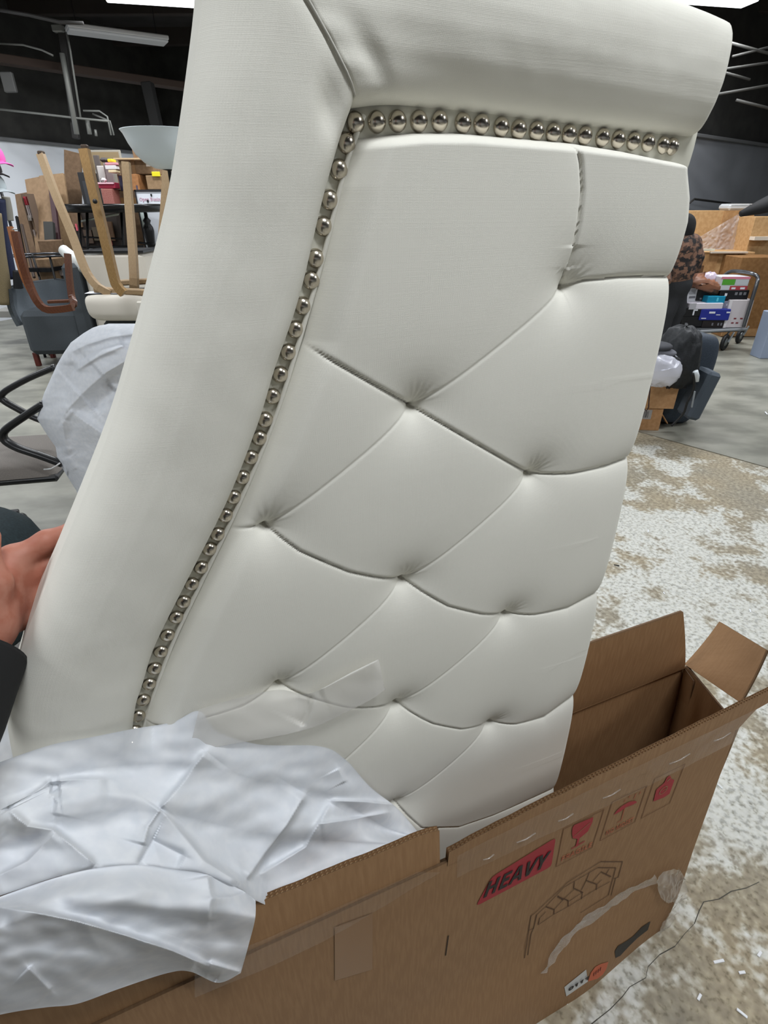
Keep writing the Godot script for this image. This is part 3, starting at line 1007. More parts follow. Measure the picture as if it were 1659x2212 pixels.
func carton() -> void:
	var o := thing("carton", "long open brown carton that the cream headboard stands in, marked HEAVY in red", "box")
	o.transform = BOX
	var kraft := patterned("kraft board", hexc("906c48"), hexc("9a7651"), 0.03, 3.0, 0.72, 0.0, Vector3(6, 0.6, 6))
	var pale := mat("kraft edge", hexc("c0a078"), 0.85)
	# front
	var front := sheet(70, 30, func(u: float, v: float) -> Vector3:
		var y := 0.742 * (1.0 - v)
		var x := lerpf(-1.85, front_edge(y), u)
		return Vector3(x, y, front_z(x, y)), 0.0074)
	put("front_panel", front, kraft, o)
	board_edge([[-0.642, 0.768], [-0.56, 0.778], [-0.46, 0.786], [-0.285, 0.796], [-0.09, 0.809], [0.04, 0.819]], 0.001, 0.0,
		func(x: float) -> float: return table([[-0.642, 0.735], [-0.06, 0.738], [-0.03, 0.775], [0.04, 0.785]], x), "front_flap", o, kraft, pale)
	board_edge([[-1.85, 0.822], [-1.1, 0.820], [-0.9, 0.818], [-0.745, 0.813], [-0.665, 0.811], [-0.652, 0.806]], -0.003, 0.12,
		func(x: float) -> float: return 0.725, "torn_front_flap", o, kraft, pale)
	# back, its flap standing up
	var bz := -0.205
	var st := stt(false)
	var xy := [[0.076, 0.653], [0.15, 0.30], [0.15, 0.006], [-1.85, 0.006], [-1.85, 0.640]]
	var pv := PackedVector2Array()
	for q in xy: pv.append(Vector2(q[0], q[1]))
	prism(st, pv, 0.007, Transform3D(Basis.IDENTITY, Vector3(0, 0, bz - 0.007)))
	obj("back_panel", st, kraft, o)
	var flap := sheet(40, 10, func(u: float, v: float) -> Vector3:
		var x := lerpf(-1.85, lerpf(0.070, 0.000, v), u)
		var y := lerpf(lerpf(0.640, 0.653, u), 0.835, v)
		return Vector3(x, y, bz + 0.003 * sin(v * 3.0) - 0.002 * exp(-pow(v / 0.05, 2.0))), 0.0068)
	put("back_flap", flap, kraft, o)
	# the crease where the flap folds
	st = stt()
	tube(st, [Vector3(-1.85, 0.640, bz + 0.002), Vector3(-0.6, 0.648, bz + 0.002), Vector3(0.072, 0.654, bz + 0.002)], 0.0035, -1, 8)
	obj("fold_crease", st, kraft, o)
	# right side
	var side := sheet(12, 12, func(u: float, v: float) -> Vector3:
		var top := Vector3(lerpf(0.078, -0.060, u), lerpf(0.653, 0.742, u), lerpf(bz, -0.004, u))
		var foot := Vector3(lerpf(0.15, 0.0, u), 0.004, lerpf(bz, -0.004, u))
		var p := top.lerp(foot, v)
		p.x = lerpf(p.x, front_edge(p.y) - 0.004, u * u * smoothstep(0.0, 0.3, v))
		return p, 0.0068)
	put("side_panel", side, kraft, o)
	var glue := sheet(4, 10, func(u: float, v: float) -> Vector3:
		var top := Vector3(lerpf(0.074, 0.040, u), lerpf(0.652, 0.672, u), lerpf(bz + 0.004, -0.155, u))
		var foot := Vector3(lerpf(0.144, 0.105, u), 0.10, lerpf(bz + 0.004, -0.150, u))
		var p := top.lerp(foot, v)
		p.x += -0.005 + 0.012 * sin(v * PI)
		return p, 0.004)
	put("glue_flap", glue, kraft, o)
	var sf := sheet(14, 14, func(u: float, v: float) -> Vector3:
		var b0 := Vector3(0.082, 0.652, bz)
		var b1 := Vector3(0.030, 0.712, -0.050)
		var t0 := Vector3(0.152, 0.752, bz)
		var t1 := Vector3(0.105, 0.795, -0.078)
		var p := b0.lerp(b1, u).lerp(t0.lerp(t1, u), v)
		p += Vector3(0.004, -0.003, 0) * sin(v * PI) 
		return p, 0.0068)
	put("side_flap", sf, kraft, o)
	st = stt(false)
	slab(st, Vector3(-0.94, 0.006, bz / 2), Vector3(1.80, 0.008, 0.19))
	obj("bottom", st, kraft, o)
	# ---- print
	var red := mat("red ink", hexc("a01626"), 0.6)
	var ink := mat("black ink", hexc("241a18"), 0.7)
	var brown := mat("brown ink", hexc("6f4526"), 0.75)
	var rust := mat("rust ink", hexc("a5583a"), 0.75)
	var lab := []
	var hq := [on_front(1062, 1893), on_front(1200, 1808), on_front(1191, 1872), on_front(1027, 1957)]
	for i in 4:
		var a: Vector2 = hq[i]
		var back := a.move_toward(hq[(i + 3) % 4], 0.009)
		var ahead := a.move_toward(hq[(i + 1) % 4], 0.009)
		lab.append(back)
		lab.append(a.lerp((back + ahead) / 2.0, 0.45))
		lab.append(ahead)
	printed("heavy_label", lab, red, o)
	var base := on_front(1043, 1938)
	var base2 := on_front(1186, 1865)
	lettering("HEAVY", ink, o, base, base2 - base, 0.042, base.distance_to(base2) * 0.92, 700, 0.002, on_front(1056, 1902) - base)
	var frames := [[[1217, 1790], [1304, 1748], [1280, 1832], [1202, 1873]], [[1322, 1731], [1397, 1696], [1372, 1776], [1297, 1817]], [[1414, 1681], [1479, 1649], [1447, 1735], [1386, 1768]]]
	st = stt(false)
	for fr in frames:
		for i in 4:
			ink_line(st, on_front(fr[i][0], fr[i][1]), on_front(fr[(i + 1) % 4][0], fr[(i + 1) % 4][1]), 0.0014)
	obj("icon_frames", st, brown, o)
	var glass := []
	for q in [[1236, 1787], [1240, 1781], [1281, 1764], [1279, 1775], [1270, 1795], [1255, 1808], [1247, 1812], [1237, 1810], [1235, 1800]]: glass.append(on_front(q[0], q[1]))
	printed("glass_icon", glass, red, o)
	st = stt(false)
	ink_line(st, on_front(1250, 1810), on_front(1246, 1827), 0.0050)
	ink_line(st, on_front(1236, 1833), on_front(1262, 1818), 0.0032)
	obj("glass_stem", st, red, o)
	st = stt(false)
	ink_line(st, on_front(1240, 1805), on_front(1274, 1775), 0.0016, 0.0016)
	obj("glass_crack", st, kraft, o)
	var umb := []
	for q in [[1325, 1760], [1332, 1750], [1343, 1740], [1357, 1732], [1370, 1729], [1376, 1732], [1368, 1737], [1352, 1743], [1340, 1752]]: umb.append(on_front(q[0], q[1]))
	printed("umbrella_icon", umb, red, o)
	st = stt(false)
	ink_line(st, on_front(1349, 1745), on_front(1342, 1772), 0.0022)
	ink_line(st, on_front(1342, 1772), on_front(1334, 1777), 0.0022)
	for q in [[1348, 1731], [1358, 1722], [1371, 1718], [1381, 1714], [1369, 1724]]:
		var p := on_front(q[0], q[1])
		ink_line(st, p, p + Vector2(0.001, 0.004), 0.0022)
	obj("rain_marks", st, rust, o)
	var wt := []
	for q in [[1411, 1731], [1417, 1705], [1434, 1690], [1440, 1678], [1446, 1674], [1450, 1682], [1456, 1684], [1446, 1714], [1434, 1722]]: wt.append(on_front(q[0], q[1]))
	printed("weight_icon", wt, red, o)
	st = stt(false)
	var ring := []
	for k in 13:
		var a := TAU * k / 12.0
		ring.append(on_front(1432, 1706) + Vector2(cos(a) * 0.0085, sin(a) * 0.0100))
	for k in 12:
		ink_line(st, ring[k], ring[k + 1], 0.0018, 0.0017)
	ink_line(st, on_front(1432, 1706), on_front(1438, 1703), 0.0018, 0.0017)
	ink_line(st, on_front(1441, 1685), on_front(1445, 1681), 0.0028, 0.0017)
	obj("weight_mark", st, kraft, o)
	var words := [["FRAGILE", [1212, 1861], [1277, 1829], 0.013], ["NO MOIST", [1308, 1805], [1367, 1774], 0.012]]
	for w in words:
		var a := on_front(w[1][0], w[1][1])
		var b := on_front(w[2][0], w[2][1])
		lettering(w[0], rust, o, a, b - a, w[3], a.distance_to(b), 400, 0.0014)
	# the line drawing of a headboard
	st = stt(false)
	var z := func(x: float, y: float) -> Vector2: return on_front(1130 + x / 6.9125, 1850 + y / 6.913)
	var strokes := [[[20, 1510], [95, 1120], [130, 900], [180, 870], [680, 400], [1170, 95], [1500, 97], [1440, 320]], [[70, 1470], [130, 1180], [170, 1090], [215, 890], [360, 760], [620, 480], [1130, 185], [1400, 190], [1290, 600]],
		[[95, 1120], [170, 1090]], [[240, 1040], [475, 885], [690, 770], [900, 640], [1110, 510], [1310, 400]], [[240, 1040], [260, 940], [350, 850]], [[360, 770], [480, 815], [475, 885]], [[480, 815], [610, 670], [530, 610]], [[530, 620], [690, 680], [690, 770]],
		[[610, 670], [790, 500]], [[690, 700], [900, 560], [890, 660]], [[780, 500], [910, 560]], [[780, 400], [770, 500]], [[890, 520], [960, 380], [1000, 270]], [[960, 380], [1120, 440], [1110, 520]], [[1120, 440], [1190, 370]], [[1060, 390], [1180, 250]], [[1180, 250], [1330, 325]], [[1260, 280], [1300, 210]], [[1370, 350], [1440, 330]], [[1330, 600], [1400, 340]], [[1290, 600], [880, 860]]]
	for s in strokes:
		for i in s.size() - 1:
			ink_line(st, z.call(s[i][0], s[i][1]), z.call(s[i + 1][0], s[i + 1][1]), 0.0016)
	obj("headboard_drawing", st, mat("drawing ink", hexc("4a2c14"), 0.75), o)
	# stickers and the dark stripe
	var paper := mat("sticker white", hexc("c9c9c6"), 0.6)
	printed("number_sticker", [on_front(1205, 2108), on_front(1207, 2124), on_front(1254, 2094), on_front(1253, 2073)], paper, o)
	var s0 := on_front(1212, 2114)
	lettering("0111", ink, o, s0, on_front(1253, 2089) - s0, 0.017, 0.052, 600)
	var oval := []
	for q in [[1254, 2094], [1262, 2078], [1273, 2067], [1285, 2062], [1302, 2059], [1296, 2073], [1288, 2083], [1275, 2090]]: oval.append(on_front(q[0], q[1]))
	printed("orange_sticker", oval, mat("sticker orange", hexc("c5603a"), 0.6), o)
	st = stt(false)
	for k in 4:
		ink_line(st, on_front(1267 + k * 5, 2083 - k * 3), on_front(1269 + k * 5, 2077 - k * 3), 0.0022, 0.0018)
	obj("sticker_print", st, mat("dark red ink", hexc("6e2016"), 0.7), o)
	var stripe := []
	for q in [[1318, 2040], [1326, 2030], [1345, 2022], [1362, 2013], [1382, 1996], [1402, 1986], [1396, 2004], [1372, 2018], [1350, 2034], [1330, 2050], [1319, 2053]]: stripe.append(on_front(q[0], q[1]))
	printed("dark_stripe", stripe, mat("stripe black", hexc("1d1712"), 0.6), o)
	var patch := []
	for q in [[722, 2001], [804, 1971], [803, 2090], [722, 2114]]: patch.append(on_front(q[0], q[1]))
	printed("brown_tape_patch", patch, mat("brown tape", hexc("8a6238"), 0.35), o)
	st = stt(false)
	ink_line(st, on_front(968, 2020), on_front(962, 2062), 0.002)
	obj("knife_slit", st, mat("slit dark", hexc("2b1b0c"), 0.9), o)
	# clear packing tape
	var clear := mat("clear tape", Color(0.80, 0.74, 0.66, 0.03), 0.2)
	clear.metallic_specular = 0.3
	clear.transparency = BaseMaterial3D.TRANSPARENCY_ALPHA
	var film := mat("torn tape film", Color(0.85, 0.84, 0.82, 0.22), 0.2)
	film.transparency = BaseMaterial3D.TRANSPARENCY_ALPHA
	var strip := func(called: String, up: Array, dn: Array, m: Material, rough: float) -> void:
		var a := []
		var b := []
		for q in up: a.append(on_front(q[0], q[1]))
		for q in dn: b.append(on_front(q[0], q[1]))
		put(called, sheet(80, 8, func(u: float, v: float) -> Vector3:
			var p: Vector2 = (path_at(a, u) as Vector2).lerp(path_at(b, u), v)
			return Vector3(p.x, p.y, front_z(p.x, p.y) + 0.0022 + rough * (0.5 + nz.get_noise_2d(p.x * 14.0, p.y * 22.0))), 0.0), m, o)
	strip.call("packing_tape", [[985, 1845], [1200, 1738], [1400, 1640], [1640, 1525]], [[985, 1893], [1200, 1790], [1400, 1694], [1600, 1592]], clear, 0.0012)
	strip.call("packing_tape", [[420, 2085], [600, 2012], [740, 1950], [900, 1880]], [[420, 2150], [600, 2075], [740, 2005], [950, 1880]], clear, 0.0008)
	strip.call("torn_tape", [[1160, 2090], [1210, 2022], [1265, 1978], [1340, 1926], [1412, 1886]], [[1172, 2085], [1228, 2022], [1280, 1988], [1350, 1937], [1418, 1902]], film, 0.006)
	strip.call("torn_tape", [[1411, 1892], [1432, 1876], [1458, 1868], [1478, 1900]], [[1420, 1930], [1440, 1942], [1462, 1944], [1472, 1938]], film, 0.012)
	strip.call("torn_tape", [[1452, 1944], [1436, 1975], [1420, 2010], [1412, 2035]], [[1470, 1940], [1452, 1980], [1436, 2010], [1424, 2044]], film, 0.008)
	# crinkles in the tape that catch the light
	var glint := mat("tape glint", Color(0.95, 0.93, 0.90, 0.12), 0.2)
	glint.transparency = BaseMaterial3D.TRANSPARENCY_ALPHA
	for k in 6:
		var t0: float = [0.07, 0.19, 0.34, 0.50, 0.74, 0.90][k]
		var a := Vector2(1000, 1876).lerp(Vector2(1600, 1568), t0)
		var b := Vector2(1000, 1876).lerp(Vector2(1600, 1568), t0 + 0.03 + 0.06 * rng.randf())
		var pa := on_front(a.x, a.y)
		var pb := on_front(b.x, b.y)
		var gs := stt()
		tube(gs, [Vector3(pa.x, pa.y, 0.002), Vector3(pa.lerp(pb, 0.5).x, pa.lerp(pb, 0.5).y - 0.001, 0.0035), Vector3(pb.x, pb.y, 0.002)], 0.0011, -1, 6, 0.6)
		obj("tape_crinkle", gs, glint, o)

# ================================================================ white foam sheeting
func foam_mat() -> StandardMaterial3D:
	if M.has("foam sheet"):
		return M["foam sheet"]
	var m := mat("foam sheet", Color(0.94, 0.95, 0.965, 0.84), 0.95)
	m.albedo_texture = noise_tex(0.03, [Color(0.96, 0.965, 0.975), Color(1, 1, 1)], [0.3, 0.7], 3, 512, FastNoiseLite.TYPE_SIMPLEX_SMOOTH, 8)
	m.uv1_triplanar = true
	m.uv1_scale = Vector3.ONE * 3.0
	m.transparency = BaseMaterial3D.TRANSPARENCY_ALPHA
	m.backlight_enabled = true
	m.backlight = Color(0.35, 0.36, 0.38)
	return m

func folds(px: Vector2, list: Array) -> float:
	# each fold: [height, width in px, points...]; a crisp ridge that is steeper on one side
	var h := 0.0
	for f in list:
		var d := 1e9
		var side := 1.0
		var along := 0.0
		var n: int = f.size() - 3
		for i in range(2, f.size() - 1):
			var a: Vector2 = f[i]
			var b: Vector2 = f[i + 1]
			var t := clampf((px - a).dot(b - a) / (b - a).length_squared(), 0.0, 1.0)
			var e := px.distance_to(a.lerp(b, t))
			if e < d:
				d = e
				side = (b - a).cross(px - a) / (b - a).length() / maxf(e, 0.001)
				along = (i - 2 + t) / n
		var w: float = f[1] * lerpf(0.75, 3.6, smoothstep(-0.7, 0.7, side))
		if d < w * 4:
			h += f[0] * exp(-pow(d / w, 1.25)) * smoothstep(0.0, 0.12, along + 0.04) * smoothstep(0.0, 0.12, 1.04 - along)
	return h

func draped(rows: Array, hs: Array, list: Array, nx: int, ny: int, p0: Vector3, n: Vector3, rough: float) -> ArrayMesh:
	# rows of picture points, each row with its own heights above the plane p0, n
	return sheet(nx, ny, func(u: float, v: float) -> Vector3:
		var c := v * (rows.size() - 1)
		var k := mini(int(c), rows.size() - 2)
		var t := c - k
		var q := []
		for d in [-1, 0, 1, 2]:
			q.append(path_at(rows[clampi(k + d, 0, rows.size() - 1)], u))
		var px: Vector2 = (q[1] as Vector2).cubic_interpolate(q[2], q[0], q[3], t)
		var s := smoothstep(0, 1, t)
		var h := lerpf(table(hs[k], px.x), table(hs[k + 1], px.x), s)
		var edge := sin(PI * clampf(v, 0.0, 1.0))
		h += folds(px, list)
		h += rough * nz.get_noise_2d(px.x * 0.0030, px.y * 0.0055) * (0.3 + edge)
		return on_plane(px.x, px.y, p0 + n * h, n))

func V(a: Array) -> Array:
	var r := []
	for i in range(0, a.size(), 2):
		r.append(Vector2(a[i], a[i + 1]))
	return r

func headboard_foam() -> void:
	var o := thing("foam_wrap", "crumpled white foam sheet over the headboard's foot, hanging out over the carton's front edge", "packing foam")
	var n: Vector3 = HB.basis.z
	var rows := [
		V([-60, 1668, 100, 1612, 200, 1592, 290, 1574, 372, 1560, 430, 1536, 470, 1580, 560, 1608, 690, 1612, 745, 1640, 800, 1700, 858, 1746, 905, 1800]),
		V([-60, 1740, 100, 1690, 200, 1660, 300, 1650, 390, 1650, 470, 1660, 560, 1685, 650, 1700, 720, 1720, 770, 1750, 830, 1785, 870, 1800, 912, 1812]),
		V([-60, 1830, 60, 1790, 180, 1760, 290, 1750, 390, 1760, 470, 1780, 560, 1800, 640, 1810, 720, 1815, 780, 1820, 840, 1822, 880, 1822, 925, 1818]),
		V([-60, 1955, 30, 1925, 120, 1895, 205, 1876, 300, 1868, 375, 1878, 450, 1890, 520, 1922, 552, 1945, 610, 1960, 700, 1925, 800, 1880, 945, 1822]),
	]
	var hs := [[[0, 0.040], [270, 0.036], [330, 0.012], [430, 0.020], [900, 0.020]], [[0, 0.060], [300, 0.040], [600, 0.032], [900, 0.040]], [[0, 0.085], [300, 0.075], [600, 0.06], [900, 0.07]], [[0, 0.118], [520, 0.118], [580, 0.103], [900, 0.100]]]
	var fl := [
		[0.010, 9.0, Vector2(347, 1747), Vector2(396, 1690), Vector2(445, 1624)],
		[0.008, 8.0, Vector2(347, 1747), Vector2(320, 1785), Vector2(310, 1826)],
		[0.012, 10.0, Vector2(347, 1749), Vector2(400, 1810), Vector2(441, 1860), Vector2(519, 1908)],
		[0.012, 9.0, Vector2(660, 1715), Vector2(620, 1781), Vector2(575, 1840), Vector2(532, 1900)],
		[0.012, 8.0, Vector2(15, 1747), Vector2(60, 1785), Vector2(112, 1792), Vector2(160, 1830), Vector2(205, 1868)],
		[0.010, 8.0, Vector2(15, 1745), Vector2(60, 1725), Vector2(105, 1690), Vector2(160, 1684), Vector2(235, 1684)],
		[-0.010, 10.0, Vector2(108, 1694), Vector2(128, 1692)],
		[-0.012, 12.0, Vector2(20, 1750), Vector2(16, 1742)],
		[0.006, 8.0, Vector2(-20, 1900), Vector2(60, 1860), Vector2(120, 1800)],
		[0.007, 6.0, Vector2(715, 1730), Vector2(790, 1732), Vector2(850, 1738)],
		[0.006, 7.0, Vector2(690, 1780), Vector2(760, 1770), Vector2(840, 1755)],
		[0.006, 7.0, Vector2(560, 1890), Vector2(660, 1830), Vector2(715, 1735)],
		[0.005, 5.0, Vector2(730, 1660), Vector2(745, 1690)],
		[-0.006, 9.0, Vector2(300, 1868), Vector2(330, 1815), Vector2(400, 1850)],
		[0.006, 7.0, Vector2(120, 1760), Vector2(125, 1735), Vector2(110, 1712)],
	]
	put("sheet", draped(rows, hs, fl, 300, 240, HB.origin, n, 0.008), foam_mat(), o)
	# the part that spills over the front edge
	var bn: Vector3 = BOX.basis.z
	rows = [
		V([-60, 1960, 30, 1926, 120, 1896, 205, 1876, 300, 1868, 375, 1878, 450, 1890, 520, 1922, 552, 1944]),
		V([-60, 2030, 60, 1985, 168, 1960, 260, 1960, 340, 1965, 410, 1970, 470, 1975, 520, 1980, 551, 1985]),
		V([-60, 2130, 40, 2090, 140, 2065, 230, 2050, 300, 2040, 370, 2035, 430, 2035, 490, 2040, 536, 2045]),
		V([-60, 2205, 30, 2186, 100, 2176, 168, 2168, 260, 2135, 362, 2102, 411, 2099, 471, 2123, 520, 2102]),
	]
	hs = [[[0, 0.012], [520, 0.008]], [[0, 0.05], [300, 0.045], [540, 0.030]], [[0, 0.050], [300, 0.045], [540, 0.028]], [[0, 0.040], [300, 0.030], [540, 0.016]]]
	fl = [
		[0.016, 10.0, Vector2(-20, 1957), Vector2(60, 1968), Vector2(168, 1990), Vector2(270, 2020), Vector2(374, 2054), Vector2(441, 2084)],
		[0.008, 9.0, Vector2(448, 1890), Vector2(456, 1935), Vector2(450, 1990)],
		[0.006, 7.0, Vector2(455, 1940), Vector2(500, 1938), Vector2(540, 1925)],
		[0.006, 8.0, Vector2(450, 2080), Vector2(490, 2092), Vector2(520, 2100)],
		[-0.006, 12.0, Vector2(420, 2085), Vector2(470, 2115)],
		[0.005, 8.0, Vector2(60, 2090), Vector2(110, 2140)],
	]
	put("overhanging_sheet", draped(rows, hs, fl, 220, 170, BOX.origin, bn, 0.010), foam_mat(), o)
	# the flattened band of tape that still holds it to the tufting
	var band := mat("foam tape", Color(0.90, 0.89, 0.87, 0.55), 0.5)
	band.transparency = BaseMaterial3D.TRANSPARENCY_ALPHA
	rows = [V([430, 1532, 520, 1506, 600, 1490, 655, 1499, 690, 1490, 760, 1452, 818, 1424]), V([408, 1624, 520, 1604, 620, 1586, 690, 1566, 745, 1540, 800, 1512, 832, 1490])]
	hs = [[[400, 0.030], [640, 0.016], [700, 0.028], [830, 0.026]], [[400, 0.030], [640, 0.030], [830, 0.028]]]
	fl = [[-0.008, 7.0, Vector2(672, 1500), Vector2(662, 1540), Vector2(650, 1566)], [0.006, 8.0, Vector2(690, 1492), Vector2(735, 1468), Vector2(818, 1426)]]
	put("tape_strip", draped(rows, hs, fl, 90, 24, HB.origin, n, 0.003), band, o)
	# a fold of it behind the wing, at the far left
	rows = [V([-60, 1425, 18, 1402, 44, 1385]), V([-60, 1560, 0, 1530, 25, 1500]), V([-60, 1690, 0, 1660, 30, 1640])]
	hs = [[[0, -0.06]], [[0, -0.05]], [[0, 0.0]]]
	put("folded_corner", draped(rows, hs, [], 20, 40, HB.origin, n, 0.006), foam_mat(), o)

# ================================================================ the hand that steadies the wing
func hand() -> void:
	var o := thing("person", "person's left hand in a black sleeve holding the headboard's left edge", "person")
	var q := func(x: float, y: float, d: float) -> Vector3: return EYE + sight(x, y) * d
	var wrist: Vector3 = q.call(-38, 1352, 0.500)
	var i1: Vector3 = q.call(30, 1212, 0.535)
	var m1: Vector3 = q.call(38, 1252, 0.540)
	var r1: Vector3 = q.call(38, 1295, 0.540)
	var p1: Vector3 = q.call(30, 1335, 0.535)
	var bones := [
		[q.call(-120, 1470, 0.47), wrist, 0.030, 0.028],
		[wrist, i1, 0.024, 0.0150], [wrist, m1, 0.024, 0.0150], [wrist, r1, 0.024, 0.0145], [wrist, p1, 0.022, 0.0130],
		[i1, m1, 0.0145, 0.0145], [m1, r1, 0.0145, 0.0140], [r1, p1, 0.0140, 0.0125],
		# index, middle, ring, little finger: each bends at its knuckles round the back of the wing
		[i1, q.call(100, 1170, 0.545), 0.0125, 0.0105], [q.call(100, 1170, 0.545), q.call(165, 1146, 0.565), 0.0105, 0.0094], [q.call(165, 1146, 0.565), q.call(210, 1150, 0.580), 0.0094, 0.0080],
		[m1, q.call(104, 1222, 0.556), 0.0122, 0.0105], [q.call(104, 1222, 0.556), q.call(165, 1205, 0.580), 0.0105, 0.0095], [q.call(165, 1205, 0.580), q.call(215, 1210, 0.592), 0.0095, 0.0082],
		[r1, q.call(96, 1278, 0.556), 0.0118, 0.0100], [q.call(96, 1278, 0.556), q.call(150, 1266, 0.582), 0.0100, 0.0090], [q.call(150, 1266, 0.582), q.call(195, 1272, 0.592), 0.0090, 0.0080],
		[p1, q.call(80, 1332, 0.550), 0.0105, 0.0088], [q.call(80, 1332, 0.550), q.call(122, 1326, 0.572), 0.0088, 0.0080], [q.call(122, 1326, 0.572), q.call(155, 1330, 0.582), 0.0080, 0.0070],
		# thumb from the side of the palm, lying out to the left
		[q.call(-40, 1320, 0.492), q.call(-22, 1262, 0.495), 0.0205, 0.0180], [q.call(-22, 1262, 0.495), q.call(-34, 1205, 0.492), 0.0150, 0.0115], [q.call(-34, 1205, 0.492), q.call(-22, 1160, 0.500), 0.0112, 0.0090],
	]
	var skin := mat("skin", hexc("ad7663"), 0.6)
	skin.albedo_texture = noise_tex(0.02, [Color(0.93, 0.84, 0.80), Color(1, 1, 1)], [0.3, 0.7], 4, 256, FastNoiseLite.TYPE_SIMPLEX_SMOOTH, 44)
	skin.uv1_triplanar = true
	skin.uv1_scale = Vector3.ONE * 9.0
	skin.subsurf_scatter_enabled = true
	skin.subsurf_scatter_strength = 0.04
	put("hand", body(bones, 0.0028, 420.0), skin, o)
	# sleeve: a cuff with a rolled hem
	var c0: Vector3 = q.call(-50, 1404, 0.500)
	var ax := (c0 - (q.call(-110, 1520, 0.47) as Vector3)).normalized()
	var st := stt()
	var fr := frame_for(ax, Vector3(0, 0, 1))
	var prof := [Vector2(0.062, -0.30), Vector2(0.056, -0.20), Vector2(0.050, -0.12), Vector2(0.0475, -0.06), Vector2(0.0435, -0.02), Vector2(0.0425, -0.004), Vector2(0.0415, 0.000), Vector2(0.0395, -0.002), Vector2(0.039, -0.03)]
	lathe(st, prof, 36, Transform3D(fr, c0))
	obj("sleeve", st, mat("black knit", hexc("141414"), 0.95), o)
	# the rest of the person, standing behind the camera: dark jacket and trousers, the other hand up by the phone
	var sh_l := Vector3(-0.27, 1.36, 0.38)
	var sh_r := Vector3(0.13, 1.36, 0.38)
	var elbow := Vector3(-0.46, 1.10, 0.16)
	var wristl: Vector3 = q.call(-120, 1560, 0.46)
	var hipc := Vector3(-0.07, 0.92, 0.43)
	var jac := [[Vector3(-0.07, 1.32, 0.39), Vector3(-0.07, 1.02, 0.42), 0.165, 0.16], [Vector3(-0.07, 1.02, 0.42), hipc, 0.16, 0.17], [sh_l, sh_r, 0.08, 0.08], [sh_l, elbow, 0.075, 0.058], [elbow, wristl, 0.058, 0.042], [sh_r, Vector3(0.27, 1.10, 0.33), 0.075, 0.058], [Vector3(0.27, 1.10, 0.33), Vector3(0.20, 1.36, 0.15), 0.056, 0.042]]
	var cloth := mat("black knit", hexc("141414"), 0.95)
	put("jacket", body(jac, 0.018, 70.0), cloth, o)
	var legs := [[hipc, Vector3(-0.07, 0.84, 0.43), 0.165, 0.165], [Vector3(-0.16, 0.86, 0.43), Vector3(-0.18, 0.48, 0.41), 0.10, 0.075], [Vector3(-0.18, 0.48, 0.41), Vector3(-0.19, 0.09, 0.44), 0.072, 0.06], [Vector3(0.02, 0.86, 0.43), Vector3(0.05, 0.48, 0.41), 0.10, 0.075], [Vector3(0.05, 0.48, 0.41), Vector3(0.06, 0.09, 0.44), 0.072, 0.06]]
	put("trousers", body(legs, 0.018, 70.0), mat("denim dark", hexc("23262d"), 0.9), o)
	for x in [-0.19, 0.06]:
		put("shoe", body([[Vector3(x, 0.05, 0.46), Vector3(x, 0.04, 0.27), 0.046, 0.038]], 0.012, 120.0), mat("shoe black", hexc("101012"), 0.5), o)
	var face := Vector3(-0.05, 1.62, 0.33)
	put("head", body([[face + Vector3(0, 0.05, 0.02), face + Vector3(0, -0.04, -0.01), 0.085, 0.068], [face + Vector3(0, -0.05, 0.02), Vector3(-0.07, 1.42, 0.38), 0.055, 0.06], [face + Vector3(0, -0.01, -0.085), face + Vector3(0, -0.02, -0.095), 0.014, 0.014]], 0.010, 110.0), skin, o)
	put("hair", body([[face + Vector3(0, 0.075, 0.035), face + Vector3(0, 0.0, 0.06), 0.088, 0.075]], 0.012, 110.0), mat("hair dark", hexc("221a15"), 0.8), o)

